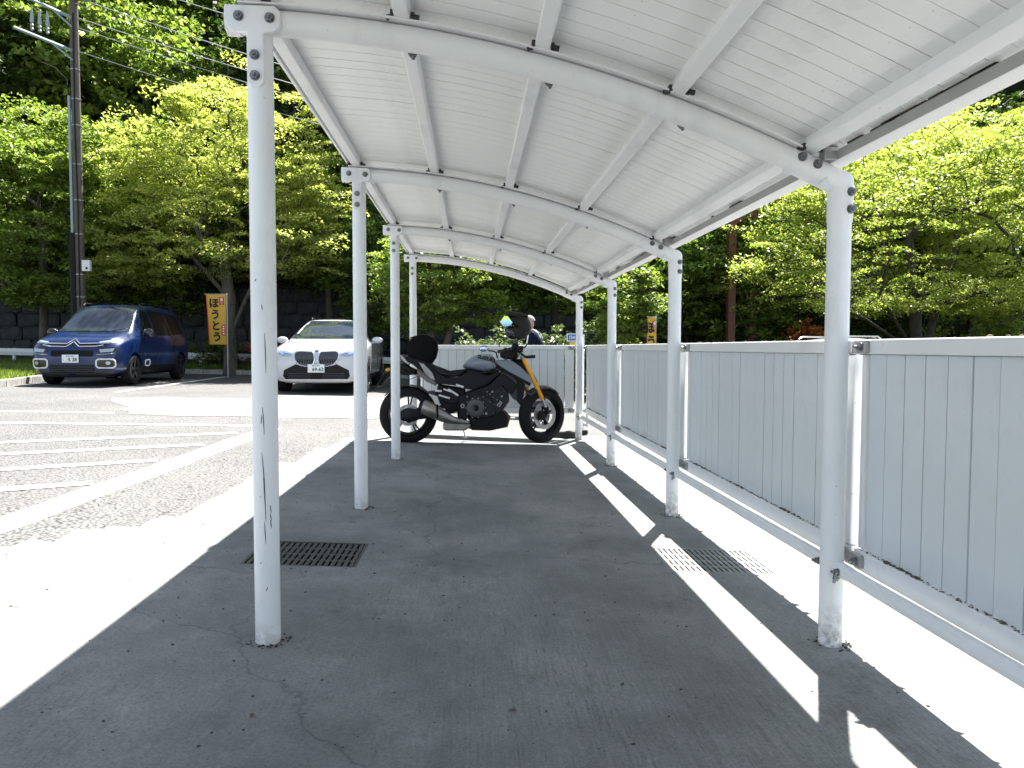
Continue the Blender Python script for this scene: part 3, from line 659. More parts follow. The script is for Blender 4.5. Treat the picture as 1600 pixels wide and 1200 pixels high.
# ---- blue people carrier
def blue_van():
    c=empty('parked_van',(-8.60,16.75,g(-8.7,18.2)),R(1.5),'dark blue compact people carrier with chrome chevron badge and white fog lamp surrounds','van')
    c.scale=(1.05,1.05,1.05); P=paint('blue_car_paint',(.003,.017,.085))
    S=[(.0,.34,.60,.50,.56,.50,.48),(.025,.26,.74,.62,.70,.58,.58),(.09,.22,.90,.74,.80,.72,.66),(.22,.21,1.015,.84,.875,.84,.70),(.45,.21,1.075,.89,.915,.92,.72),(.80,.21,1.125,.905,.925,.985,.74),(1.02,.21,1.17,.905,.925,1.01,.745),
       (1.35,.21,1.46,.905,.925,1.02,.70),(1.68,.21,1.72,.905,.925,1.03,.665),(2.0,.21,1.80,.905,.925,1.04,.66),(2.6,.21,1.825,.905,.925,1.05,.66),(3.4,.21,1.82,.905,.925,1.06,.65),(4.05,.22,1.79,.895,.915,1.07,.64),(4.3,.25,1.74,.87,.89,1.07,.62),(4.39,.32,1.60,.80,.84,1.05,.58),(4.40,.4,1.4,.7,.76,1.0,.52)]
    cuts=[MB().cyl((s*.60,y,.33),(s*1.1,y,.33),.375,n=40) for s in(-1,1) for y in(.88,3.67)]
    me=evalmesh(loft(S),'body',2,cuts); me.materials.append(P); shade(me,40); body=inst('body',me,c); T=bvh(me)
    dk=MB()
    dk.box((0,2.2,.33),(1.30,3.6,.3)).build('underbody',M_black,c)
    # glass
    patch('windscreen',[(-.74,1.15),(.74,1.15),(.66,1.50),(.585,1.715),(-.585,1.715),(-.66,1.50)],T,'y',M_glass,c,.006,sub=.12)
    for s,d in ((1,'x'),(-1,'-x')):
        pass
    for d in ('x','-x'):
        patch('window',[(1.30,1.09),(2.05,1.09),(2.05,1.64),(1.78,1.65)],T,d,M_glass2,c,.005)
        patch('window',[(2.13,1.09),(3.05,1.10),(3.05,1.66),(2.13,1.66)],T,d,M_glass2,c,.005)
        patch('window',[(3.13,1.11),(4.02,1.16),(3.95,1.60),(3.13,1.65)],T,d,M_glass2,c,.005)
        patch('sill_cladding',[(1.3,.24),(3.25,.24),(3.25,.40),(1.3,.40)],T,d,M_black,c,.008)
        trim('door_seam',lerp_pts([(1.25,1.08),(1.22,.45)]),T,d,.004,M_black,c,.0)
        trim('door_seam',lerp_pts([(2.09,1.08),(2.09,.42)]),T,d,.004,M_black,c,.0)
        trim('door_seam',lerp_pts([(3.09,1.10),(3.2,.75),(3.25,.42)]),T,d,.004,M_black,c,.0)
        trim('side_bump_trim',lerp_pts(rrect(1.40,.40,1.66,.53,.05),1,True),T,d,.011,M_satin,c,.006,True)
        patch('door_handle',rrect(1.80,.93,1.99,.965,.015,2),T,d,M_chrome if 0 else P,c,.028)
    # mirrors
    for s in (-1,1):
        m=MB().ell((s*1.03,1.33,1.13),(.12,.075,.105),14,10); m.tube([(s*.88,1.36,1.08),(s*.97,1.35,1.09)],.03,8); m.build('door_mirror',M_gloss,c,True)
        patch_y=MB().box((s*1.03,1.40,1.13),(.17,.008,.14)).build('mirror_glass',M_chrome,c)
    # roof rails
    for s in (-1,1): MB().tube([(s*.60,1.85,1.76),(s*.62,1.98,1.815),(s*.62,3.6,1.82),(s*.60,3.75,1.76)],.015,8).build('roof_rail',M_black,c,True)
    # chevron strips
    def chev(z,dz,x0): 
        P1=[(-x0,z+.012),(-.45,z-.012),(-.17,z-.018),(-.125,z-.016),(0,z+dz),(.125,z-.016),(.17,z-.018),(.45,z-.012),(x0,z+.012)]
        return lerp_pts(P1,5)
    trim('chevron_badge',chev(.905,.085,.72),T,'y',.0125,M_chrome,c,.010)
    trim('chevron_badge',chev(.845,.085,.60),T,'y',.0125,M_chrome,c,.010)
    patch('grille_slot',[(-.66,.905),(-.12,.88),(0,.95),(.12,.88),(.66,.905),(.62,.855),(.12,.835),(0,.90),(-.12,.835),(-.62,.855)],T,'y',M_black,c,.004)
    for s in (-1,1):
        patch('headlight',[(s*a,b) for a,b in ((.50,.925),(.70,.955),(.845,.965),(.82,.90),(.52,.875))],T,'y',M_lamp,c,.008)
        patch('headlight',[(s*a,b) for a,b in ((.49,.78),(.80,.81),(.835,.76),(.80,.70),(.53,.68),(.48,.72))],T,'y',M_gloss,c,.006)
        patch('headlight_lens',[(s*a,b) for a,b in ((.53,.765),(.66,.775),(.79,.785),(.77,.72),(.56,.70))],T,'y',M_lamp,c,.012)
        trim('lamp_trim',[(s*a,b) for a,b in lerp_pts([(.48,.665),(.62,.668),(.80,.69)],4)],T,'y',.006,M_chrome,c,.008)
        patch('fog_lamp_recess',[(s*a,b) for a,b in rrect(.49,.40,.80,.55,.05)],T,'y',M_gloss,c,.004)
        trim('fog_lamp_surround',[(s*a,b) for a,b in rrect(.48,.385,.81,.565,.06,5)],T,'y',.0165,M_satin,c,.010,True)
        patch('fog_lamp',[(s*a,b) for a,b in rrect(.66,.45,.74,.52,.035)],T,'y',M_lamp,c,.012)
    patch('upper_grille',rrect(-.42,.62,.42,.745,.03),T,'y',M_black,c,.006)
    patch('lower_grille',rrect(-.44,.29,.44,.45,.03),T,'y',M_black,c,.006)
    for k in range(4): trim('grille_bar',lerp_pts([(-.42,.315+k*.036),(.42,.315+k*.036)],8),T,'y',.007,M_mesh,c,.010)
    for k in range(3): trim('grille_bar',lerp_pts([(-.40,.65+k*.033),(.40,.65+k*.033)],8),T,'y',.006,M_black,c,.010)
    patch('bumper_skirt',[(-.72,.225),(.72,.225),(.76,.33),(.46,.275),(-.46,.275),(-.76,.33)],T,'y',M_mesh,c,.005)
    h=T.ray_cast(Vector((-.02,-5,.58)),Vector((0,1,0)))[0]; plate(c,-.02,h.y-.02,.575,'','\u00b75 28')
    w1=MB(); w1.tube([(-.55,1.0,1.165),(-.1,1.04,1.20),(.25,1.07,1.215)],.008,6); w1.build('wiper',M_black,c)
    for x in (-.80,.80):
        wheel(c,x,.88,.325,.205,1 if x>0 else -1,M_dalloy); wheel(c,x,3.67,.325,.205,1 if x>0 else -1,M_dalloy)
    # interior seen dimly: nothing (dark tinted glass)
    MB().cyl((-.3,2.25,1.79),(-.3,2.4,1.93),.004,n=6).build('aerial',M_black,c)
    return c
blue_van()
def white_suv():
    c=empty('parked_car',(-3.25,16.05,g(-3.27,17.0)),R(1.2),'white sport utility car with twin black kidney grilles reversed into the middle bay','car')
    c.scale=(1.05,1.05,1.05); P=mat('white_car_paint',(.50,.51,.53),.25,0,coat=1)
    S=[(.0,.36,.66,.52,.60,.55,.50),(.03,.25,.80,.68,.76,.64,.62),(.10,.22,.90,.80,.87,.76,.70),(.25,.21,.965,.88,.93,.84,.76),(.6,.21,1.03,.93,.955,.92,.78),(1.0,.21,1.075,.94,.96,.97,.79),(1.35,.21,1.12,.94,.96,1.0,.78),
       (1.75,.21,1.36,.94,.955,1.01,.70),(2.15,.21,1.56,.94,.955,1.02,.60),(2.6,.21,1.635,.94,.955,1.03,.58),(3.3,.21,1.63,.94,.96,1.05,.575),(4.0,.22,1.54,.93,.95,1.07,.55),(4.4,.25,1.36,.90,.93,1.07,.52),(4.66,.33,1.08,.84,.87,.98,.56),(4.74,.45,.85,.74,.76,.78,.55)]
    cuts=[MB().cyl((s*.62,y,.36),(s*1.15,y,.36),.405,n=40) for s in(-1,1) for y in(.88,3.74)]
    me=evalmesh(loft(S),'body',2,cuts); me.materials.append(P); shade(me,40); inst('body',me,c); T=bvh(me)
    MB().box((0,2.4,.36),(1.32,3.9,.3)).build('underbody',M_black,c)
    patch('windscreen',[(-.77,1.12),(.77,1.12),(.67,1.36),(.555,1.535),(-.555,1.535),(-.67,1.36)],T,'y',M_glass,c,.006,sub=.12)
    patch('roof_glass',[(-.50,2.3),(.50,2.3),(.50,3.7),(-.50,3.7)],T,'z',M_gloss,c,.006,sub=.2)
    for d in ('x','-x'):
        patch('window',[(1.72,1.07),(2.62,1.08),(2.62,1.50),(2.28,1.47),(1.95,1.27)],T,d,M_glass2,c,.005)
        patch('window',[(2.70,1.08),(3.55,1.10),(3.5,1.50),(2.70,1.51)],T,d,M_glass2,c,.005)
        patch('window',[(3.63,1.11),(4.15,1.20),(3.95,1.42),(3.58,1.48)],T,d,M_glass2,c,.005)
        patch('sill_cladding',[(1.35,.23),(3.3,.23),(3.3,.36),(1.35,.36)],T,d,M_black,c,.006)
        for q in ([(1.42,1.04),(1.38,.40)],[(2.66,1.06),(2.66,.40)],[(3.6,1.08),(3.45,.6)]): trim('door_seam',lerp_pts(q),T,d,.0035,M_black,c,0)
        patch('door_handle',rrect(2.38,.90,2.58,.935,.012,2),T,d,P,c,.02)
    for s in (-1,1):
        m=MB().ell((s*1.04,1.72,1.10),(.125,.085,.075),14,10); m.tube([(s*.90,1.74,1.04),(s*.98,1.74,1.06)],.025,8); m.build('door_mirror',P,c,True)
    # kidneys
    for s in (-1,1):
        K=[(.035,.72),(.055,.80),(.09,.85),(.36,.865),(.42,.845),(.44,.79),(.425,.69),(.35,.60),(.23,.555),(.12,.56),(.05,.62)]
        patch('kidney_grille',[(s*a,b) for a,b in K],T,'y',M_mesh,c,.006)
        trim('kidney_surround',[(s*a,b) for a,b in lerp_pts(K,3,True)],T,'y',.012,M_chrome,c,.010,True)
        for k in range(7):
            a=.085+k*.048; trim('grille_bar',[(s*x,z) for x,z in lerp_pts([(a-.02,.70),(a+.012,.615)],3)],T,'y',.010,M_black,c,.012)
        H=[(.48,.80),(.56,.85),(.70,.885),(.82,.90),(.84,.83),(.70,.77),(.58,.745),(.51,.765)]
        patch('headlight',[(s*a,b) for a,b in H],T,'y',M_lamp,c,.005)
        trim('running_light',[(s*a,b) for a,b in lerp_pts([(.50,.80),(.60,.83),(.66,.785),(.76,.85)],3)],T,'y',.008,mat('lamp_blue',(.15,.3,.7),.15,coat=1) if 'lamp_blue' not in MATS else MATS['lamp_blue'],c,.010)
        patch('corner_vent',[(s*a,b) for a,b in ((.845,.66),(.885,.60),(.88,.42),(.85,.40))],T,'y',M_black,c,.006)
    G=[(0,.615),(.13,.565),(.30,.56),(.40,.60),(.64,.48),(.66,.36),(.60,.285),(.10,.275),(0,.275)]
    patch('lower_intake',[(a,b) for a,b in G]+[(-a,b) for a,b in G[::-1][1:-1]],T,'y',M_black,c,.004)
    for s in (-1,1):
        for k in range(4): trim('intake_bar',[(s*a,b) for a,b in lerp_pts([(.12,.31+k*.035),(.56,.31+k*.035)],5)],T,'y',.006,M_mesh,c,.008)
        MB().box((s*.50,.02,.37),(.05,.03,.11)).build('sensor',M_black,c)
    patch('bumper_lip',[(-.72,.225),(.72,.225),(.78,.30),(.60,.262),(-.60,.262),(-.78,.30)],T,'y',M_satin,c,.008)
    h=T.ray_cast(Vector((0,-5,.52)),Vector((0,1,0)))[0]; plate(c,0,h.y-.025,.515,'','69-62')
    h=T.ray_cast(Vector((0,.09,5)),Vector((0,0,-1)))[0]; b=MB().cyl((0,.10,h.z-.002),(0,.095,h.z+.008),.040,n=24); b.build('round_badge',M_gloss,c)
    for q in (0,1):
        V=[(0,.10,h.z+.0095)]+[(.026*math.cos(R(a+q*180)),.10+.026*math.sin(R(a+q*180)),h.z+.0095) for a in range(0,91,15)]; MB().add(V,[(0,i,i+1) for i in range(1,7)]).build('badge_quarter',MATS['lamp_blue'],c)
    for x in (-.82,.82):
        wheel(c,x,.88,.355,.225,1 if x>0 else -1,M_dalloy); wheel(c,x,3.74,.355,.225,1 if x>0 else -1,M_dalloy)
    for s in (-1,1): MB().tube([(s*.53,2.5,1.58),(s*.55,2.6,1.625),(s*.54,3.7,1.585),(s*.52,3.8,1.53)],.012,8).build('roof_rail',M_black,c,True)
white_suv()
def far_car(x,y,rz,h,m,label):
    z0=g(x,y); c=empty('parked_car',(x,y,z0),rz,label,'car')
    k=h/1.5
    S=[(.0,.36,.62,.52,.60,.55,.48),(.04,.25,.76,.66,.74,.62,.58),(.15,.22,.86,.78,.83,.76,.66),(.5,.21,.95,.84,.86,.84,.70),(1.1,.21,1.02,.86,.87,.90,.70),(1.6,.21,1.28*k,.86,.87,.93,.60),(2.0,.21,1.44*k,.86,.87,.94,.54),(2.5,.21,1.50*k,.86,.87,.95,.53),(3.1,.21,1.46*k,.86,.87,.97,.52),(3.7,.22,1.25*k,.84,.86,.98,.50),(4.1,.3,1.0,.8,.83,.92,.56),(4.2,.4,.8,.7,.74,.75,.5)]
    cuts=[MB().cyl((s*.6,yy,.32),(s*1.1,yy,.32),.36,n=32) for s in(-1,1) for yy in(.8,3.35)]
    me=evalmesh(loft(S),'body',2,cuts); me.materials.append(m); shade(me,40); inst('body',me,c); T=bvh(me)
    patch('windscreen',[(-.68,1.0),(.68,1.0),(.52,1.38*k),(-.52,1.38*k)],T,'y',M_glass,c)
    for d in ('x','-x'):
        patch('window',[(1.5,1.0),(2.4,1.0),(2.4,1.34*k),(1.95,1.32*k)],T,d,M_glass2,c,.005); patch('window',[(2.48,1.0),(3.5,1.03),(3.1,1.33*k),(2.48,1.36*k)],T,d,M_glass2,c,.005)
    for s in (-1,1):
        patch('headlight',[(s*a,b) for a,b in ((.5,.7),(.76,.76),(.78,.66),(.52,.62))],T,'y',M_lamp,c)
        for yy in (.8,3.35): wheel(c,s*.76,yy,.31,.19,s,M_alloy)
    for s in (-1,1): MB().tube([(s*.5,2.0,1.45*k),(s*.52,2.1,1.5*k),(s*.52,3.0,1.5*k),(s*.5,3.1,1.44*k)],.014,8).build('roof_rail',M_chrome,c,True)
far_car(4.6,13.9,R(-82),1.47,mat('silver_paint',(.45,.46,.47),.3,.4,coat=1),'silver car whose roof shows just above the fence left of the nearest right post')
# ---- motorcycle : side view drawn in hundredths, then built in depth
def b2(x,z): return ((x-325)/563.,(956-z)/563.)
def BP(pts): return [b2(*p) for p in pts]
MOTO=empty('motorcycle',(-.731,8.83,-.053),0,'grey and black naked sport motorcycle with gold forks parked across the far end','motorcycle')
lean=inst('chassis',None,MOTO,(0,0,0),(R(-4),0,0)) if 0 else MOTO
M_mgrey=mat('motorcycle_grey_paint',(.15,.18,.235),.3,.2,coat=.8); M_mdark=mat('motorcycle_dark_panel',(.035,.043,.048),.4,spec=.3)
M_frame=mat('frame_black',(.006,.007,.009),.42,spec=.25); M_seat=mat('seat_vinyl',(.009,.009,.011),.5,spec=.3,bump=.2,bscale=120); M_gold=mat('gold_fork',(.85,.37,.03),.32,.4)
M_exh=mat('brushed_exhaust',(.36,.34,.31),.36,.85,var=.25,vscale=10); M_eng=mat('engine_casting',(.018,.020,.022),.5,.4,var=.3,vscale=30); M_cover=mat('clutch_cover',(.085,.09,.095),.42,.5)
M_yel=mat('yellow_lamp_film',(.45,.5,.05),.3); M_bluem=mat('mirror_reflecting_sky',(.45,.6,.8),.03,1)
def mw(name,cx,cz,y,r,wd,rot,spokes,disc):
    e=inst(name,None,MOTO,(cx,y,cz),(0,0,rot)); k=r/.31
    ri=r*.70
    prof=[]
    for i in range(13):
        a=-PI*.5+PI*i/12; prof.append((ri+.0+(r-ri)*math.cos(a)**.8 if 0<i<12 else ri,wd/2*math.sin(a)))
    MB().lathe(prof,(0,0,0),'Y',56).build('tyre',M_tyre,e,True,ang=60)
    m=MB().lathe([(ri+.004,-wd*.40),(ri-.012,-wd*.42),(ri-.022,-wd*.2),(ri-.03,0),(ri-.022,wd*.2),(ri-.012,wd*.42),(ri+.004,wd*.40)],(0,0,0),'Y',48)
    for i in range(spokes):
        a=2*PI*i/spokes+.2
        for da in (-.11,.11): m.tube([(.035*math.cos(a),0,.035*math.sin(a)),((ri-.02)*math.cos(a+da),0,(ri-.02)*math.sin(a+da))],[.013,.009],6)
    m.lathe([(.0,-wd*.34),(.045,-wd*.34),(.05,0),(.045,wd*.34),(0,wd*.34)],(0,0,0),'Y',20); m.build('rim',M_frame,e,True)
    for s,dr in disc:
        d=MB().lathe([(dr*.70,s*.055-.002),(dr,s*.055-.002),(dr,s*.055+.002),(dr*.70,s*.055+.002)],(0,0,0),'Y',48,closed=True)
        for i in range(30):
            a=2*PI*i/30; rr=dr*(.78+.14*(i%2)); d.cyl((rr*math.cos(a),s*.055-.0025,rr*math.sin(a)),(rr*math.cos(a),s*.055-.004,rr*math.sin(a)),.006,n=6)
        for i in range(5):
            a=2*PI*i/5; d.tube([(.04*math.cos(a),s*.052,.04*math.sin(a)),(dr*.72*math.cos(a+.2),s*.055,dr*.72*math.sin(a+.2))],.008,6)
        d.build('brake_disc',M_grey,e,True)
    return e
rz0=b2(325,764); mw('rear_wheel',rz0[0],rz0[1],0,.336,.20,0,5,[(-1,.125)])
fz=b2(1207,768); fw=mw('front_wheel',fz[0],fz[1],.0,.332,.125,R(33),5,[(-1,.165),(1,.165)])
a,b=rz0; MB().lathe([(0,-.14),(.022,-.14),(.028,-.125),(.028,.1)],(a,0,b),'Y',6).build('axle_nut',M_grey,MOTO)
# swing arm, hugger, subframe plate
for s in (-1,1): MB().puff(BP([(275,738),(330,716),(420,735),(560,700),(640,650),(700,640),(700,720),(560,770),(400,790),(330,812),(280,790)]),s*.125,.022).build('swing_arm',M_frame,MOTO,True)
h=MB(); 
for k in range(10):
    a0=R(45+k*9.5);a1=R(54.5+k*9.5); P=[]
    for a in (a0,a1):
        for rr in (.344,.350): P.append((rz0[0]+rr*math.cos(a),rz0[1]+rr*math.sin(a)))
    h.add([(x,y,z) for y in(-.09,.09) for x,z in P],[(0,1,3,2),(4,6,7,5),(0,4,5,1),(2,3,7,6),(0,2,6,4),(1,5,7,3)])
h.build('rear_hugger',M_black,MOTO)
MB().puff(BP([(385,570),(402,566),(455,608),(520,600),(516,640),(448,616)]),-.10,.012).build('hugger_bracket',M_mdark,MOTO,True)
# plate bracket behind
MB().puff(BP([(270,430),(300,425),(385,470),(388,498),(330,505),(262,498),(190,520),(142,585),(128,578),(165,500),(215,462)]),0,.045,.9).build('rear_fender_bracket',M_black,MOTO,True)
MB().prism(BP([(118,575),(172,490),(182,494),(128,584)]),-.10,.10).build('rear_number_plate',M_black,MOTO)
MB().ell((*b2(198,468)[:1],-.06,b2(198,468)[1]),(.03,.03,.02)).build('reflector',mat('amber_reflector',(.6,.3,.05),.2),MOTO,True)
for s in (-1,1): 
    p=b2(330,470); MB().tube([(p[0]-.05,s*.05,p[1]),(p[0]-.06,s*.17,p[1]-.01)],[.012,.02],8).build('indicator',M_black,MOTO,True)
    p1=b2(352,478);p2=b2(382,520);p3=b2(340,530); MB().tube([(p1[0],s*.06,p1[1]),(p2[0],s*.06,p2[1]+.01),(p3[0],s*.06,p3[1])],.003,6).build('wire',M_black,MOTO)
# tail
MB().puff(BP([(280,368),(330,370),(420,398),(490,430),(540,480),(560,560),(520,560),(430,490),(350,430),(300,400)]),0,.13,.8).build('tail_unit',M_black,MOTO,True)
for s in (-1,1):
    MB().puff(BP([(385,462),(470,520),(515,552),(505,572),(450,545),(392,500)]),s*.115,.014,.9).build('grab_strip',mat('satin_bronze',(.16,.15,.14),.4,.5) if 'satin_bronze' not in MATS else MATS['satin_bronze'],MOTO,True)
    MB().puff(BP([(398,415),(430,425),(492,490),(508,538),(478,528),(440,490)]),s*.135,.010,.9).build('tail_side_panel',M_grey,MOTO,True)
    MB().puff(BP([(272,370),(296,378),(325,415),(345,432),(330,434),(296,408)]),s*.09,.02,.9).build('tail_light',M_alloy,MOTO,True)
# seat
MB().puff(BP([(462,420),(500,440),(540,468),(590,486),(640,484),(680,468),(712,458),(730,470),(705,500),(640,520),(560,515),(505,500),(480,470)]),0,.135,.86,.96,.75).build('seat',M_seat,MOTO,True,sub=1)
# side cover, mid frame
for s in (-1,1): 
    MB().puff(BP([(480,470),(560,516),(640,520),(720,474),(800,488),(915,478),(930,500),(860,560),(760,600),(700,590),(640,570),(560,560),(515,560)]),s*.12,.03,.9).build('side_cover',M_frame,MOTO,True)
    MB().puff(BP([(640,640),(720,610),(860,560),(930,490),(960,500),(1040,560),(1010,620),(985,600),(960,560),(880,600),(780,650),(715,690),(700,800),(650,790),(645,700)]),s*.15,.03,.9).build('frame_spar',M_frame,MOTO,True)
# tank
tk=MB().puff(BP([(666,452),(700,412),(740,380),(790,364),(850,362),(880,368),(900,400),(918,440),(920,462),(880,480),(835,488),(760,476),(700,462)]),0,.155,.74,.94,.62); tk.build('fuel_tank',M_mgrey,MOTO,True,sub=1)
text('SUZUKI',.058,M_black,MOTO,(b2(836,393)[0],-.153,b2(836,393)[1]),(PI/2-.20,R(15),0),ext=.002,bold=.0022,sx=1.05)
MB().puff(BP([(700,462),(835,488),(918,466),(925,480),(850,505),(700,480)]),0,.15,.9).build('tank_trim',M_black,MOTO,True)
# shrouds: grey wing and dark lower panel
for s in (-1,1):
    MB().puff(BP([(885,408),(960,402),(1010,410),(1060,445),(1120,505),(1140,545),(1128,556),(1060,520),(980,478),(920,440)]),s*.115,.014,.93).build('tank_wing',M_mgrey,MOTO,True)
    MB().puff(BP([(890,420),(920,440),(980,478),(1060,520),(1128,556),(1122,574),(1040,530),(950,492),(905,460)]),s*.108,.012,.95).build('wing_edge',M_black,MOTO,True)
    MB().puff(BP([(922,482),(960,484),(1038,530),(1046,600),(1040,672),(1010,655),(985,620),(950,550)]),s*.118,.016,.92).build('radiator_shroud',M_mdark,MOTO,True)
    MB().puff(BP([(1038,520),(1120,566),(1115,585),(1046,560)]),s*.105,.01,.92).build('wing_lower',M_mgrey,MOTO,True)
for k in range(3):
    p=b2(984+k*4,588+k*9); MB().box((p[0],-.1355,p[1]),(.010,.002,.012)).build('emblem_mark',M_satin,MOTO)
MB().prism(BP([(1040,520),(1090,560),(1080,640),(1060,700),(1035,672)]),-.14,.14).build('radiator',M_black,MOTO)
# engine
MB().puff(BP([(700,640),(760,610),(860,590),(950,560),(985,600),(990,680),(950,740),(880,770),(700,770),(650,720)]),0,.17,.9).build('engine_block',M_eng,MOTO,True)
cv=MB(); ce=b2(765,712); cv.lathe([(.108,.02),(.108,-.03),(.098,-.045),(.060,-.052),(.042,-.05),(.036,-.043),(0,-.043)],(ce[0],-.175,ce[1]),'Y',36); cv.build('clutch_cover',M_cover,MOTO,True)
for k in range(10):
    a=2*PI*k/10; bolt((ce[0]+.112*math.cos(a),-.185,ce[1]+.112*math.sin(a)),(0,-1,0),.007,MOTO,M_grey,.008)
MB().lathe([(.036,-.0),(.036,-.003),(0,-.003)],(ce[0]+.02,-.219,ce[1]+.0),'Y',24).build('cover_centre',M_black,MOTO)
MB().puff(BP([(700,735),(720,650),(770,620),(800,635),(860,640),(905,700),(900,760),(860,775),(760,782)]),-.165,.02,.9).build('crankcase_cover',M_eng,MOTO,True)
for (x,z,r) in ((875,607,.012),(936,637,.012),(842,608,.007),(860,622,.006),(880,645,.006),(905,660,.006),(835,748,.014),(890,690,.006),(860,672,.006),(815,640,.006),(712,640,.008)): 
    p=b2(x,z); MB().cyl((p[0],-.18,p[1]),(p[0],-.2,p[1]),r,n=8).build('engine_bolt',M_alloy,MOTO)
for x0,z0,x1,z1 in ((905,700,930,668),(918,706,938,676)): 
    p,q=b2(x0,z0),b2(x1,z1); MB().tube([(p[0],-.17,p[1]),(q[0],-.17,q[1])],.008,8).build('hose_clip',M_alloy,MOTO)
p=b2(683,698); MB().lathe([(.012,-.03),(.024,-.03),(.024,.0),(.012,0)],(p[0],-.19,p[1]),'Y',24,True).build('pivot_bolt',M_alloy,MOTO,True)
MB().puff(BP([(520,560),(700,590),(705,720),(640,745),(570,735),(530,690),(505,620)]),0,.085,.9).build('shock_and_subframe',M_frame,MOTO,True)
# rearsets / linkage
for pts,r in (([(505,600),(548,603)],.012),([(530,628),(600,650)],.011),([(590,590),(655,632)],.012),([(640,562),(690,578)],.013),([(560,590),(625,612)],.010),([(520,715),(570,722)],.010)):
    MB().tube([(b2(*q)[0],-.19,b2(*q)[1]) for q in pts],r,10).build('footrest' if r>.012 else 'linkage_rod',M_satin,MOTO,True)
MB().puff(BP([(520,600),(600,575),(650,600),(660,680),(600,690),(530,650)]),-.165,.014,.9).build('footrest_plate',M_frame,MOTO,True)
# exhaust
mf=MB(); A=b2(432,700); Bq=b2(560,765); 
P=[(A[0]-.03,-.22,A[1]+.005),(A[0],-.22,A[1]),(A[0]+.10,-.215,A[1]-.05),(Bq[0],-.21,Bq[1]+.0),(b2(620,790)[0],-.20,b2(620,790)[1]),(b2(720,808)[0],-.17,b2(720,808)[1])]
mf.tube(P,[.066,.082,.084,.070,.045,.022],24); mf.build('exhaust_silencer',M_exh,MOTO,True,ang=60)
MB().tube([(A[0]-.05,-.221,A[1]+.014),(A[0]-.012,-.221,A[1]+.002)],[.058,.076],24).build('silencer_end_cap',M_black,MOTO,True)
MB().tube([(b2(515,700)[0]-.0,-.222,b2(520,735)[1]),(b2(527,730)[0],-.221,b2(527,735)[1])],.0855,24).build('silencer_strap',M_black,MOTO,True)
MB().prism(BP([(555,812),(575,798),(730,815),(740,830),(700,862),(570,862),(555,850)]),-.17,.15).build('catalyst_box',M_exh,MOTO,bevel=.015)
MB().puff(BP([(700,775),(860,770),(900,740),(960,735),(985,760),(992,800),(975,840),(900,858),(820,862),(720,858),(735,820)]),0,.15,.9).build('belly_pan',M_black,MOTO,True)
MB().tube([(b2(940,740)[0],-.10,b2(940,740)[1]),(b2(985,775)[0],-.11,b2(985,775)[1]),(b2(970,830)[0],-.12,b2(970,830)[1]),(b2(860,852)[0],-.12,b2(860,852)[1]),(b2(740,848)[0],-.12,b2(740,848)[1])],.024,12).build('exhaust_header',mat('heat_tinted_pipe',(.16,.09,.06),.35,.8),MOTO,True)
p,q=b2(684,870),b2(698,930); MB().tube([(p[0],.12,p[1]),(q[0],.26,q[1]-.005)],.010,8).build('side_stand',M_alloy,MOTO,True)
MB().box((q[0],.26,q[1]-.012),(.05,.05,.01)).build('stand_foot',M_alloy,MOTO)
# fork (steered): stanchions gold, lowers alloy
axis0=Vector((*b2(1062,395)[:1],0,b2(1062,395)[1])); ax1=Vector((fz[0]-.03,0,fz[1]+.02)); sd=Vector((math.sin(R(33))*1.0,-math.cos(R(33)),0))
lat=Vector((math.sin(R(33)),-math.cos(R(33)),0))
for s in (-1,1):
    o=lat*.20*s*1.0+Vector((-.05,0,0))
    f0=axis0+o*.55+Vector((.0,0,0)); f1=Vector((b2(1188,662)[0],0,b2(1188,662)[1]))+o*.55; f2=Vector((b2(1218,735)[0],0,b2(1218,735)[1]))+o*.55
    MB().tube([f0,f1],[.027,.026],18).build('fork_tube',M_gold,MOTO,True)
    MB().tube([f1,f1.lerp(f2,.75)],[.0185,.0185],14).build('fork_slider',M_chrome,MOTO,True)
    MB().tube([f1.lerp(f2,.70),f2+Vector((0,0,-.03))],[.028,.026],12).build('fork_foot',M_black,MOTO,True)
    MB().cyl(axis0+o*.55+Vector((-.018,0,.03)),axis0+o*.55,.029,n=16).build('fork_cap',M_alloy,MOTO,True)
    cc=Vector((b2(1165,765)[0],0,b2(1165,765)[1]))+o*.7; MB().puff([(cc.x-.035,cc.z-.05),(cc.x+.03,cc.z-.06),(cc.x+.045,cc.z+.04),(cc.x-.01,cc.z+.06)],cc.y,.028).build('brake_caliper',M_black,MOTO,True)
# front mudguard following the tyre
ff=MB(); V=[];F=[]
for i in range(11):
    a=R(50+i*8.2)
    for k,yy in enumerate((-.07,-.045,0,.045,.07)):
        rr=.352-(abs(yy)/.07)**2*.04; lx=rr*math.cos(a); V.append((fz[0]+lx*math.cos(R(33))-yy*math.sin(R(33))*-1*-1,yy*math.cos(R(33))+lx*math.sin(R(33)),fz[1]+rr*math.sin(a)))
for i in range(10):
    for k in range(4): F.append((i*5+k,i*5+k+1,(i+1)*5+k+1,(i+1)*5+k))
fo=ff.add(V,F).build('front_mudguard',M_mdark,MOTO,True); fo.modifiers.new('s','SOLIDIFY').thickness=.006
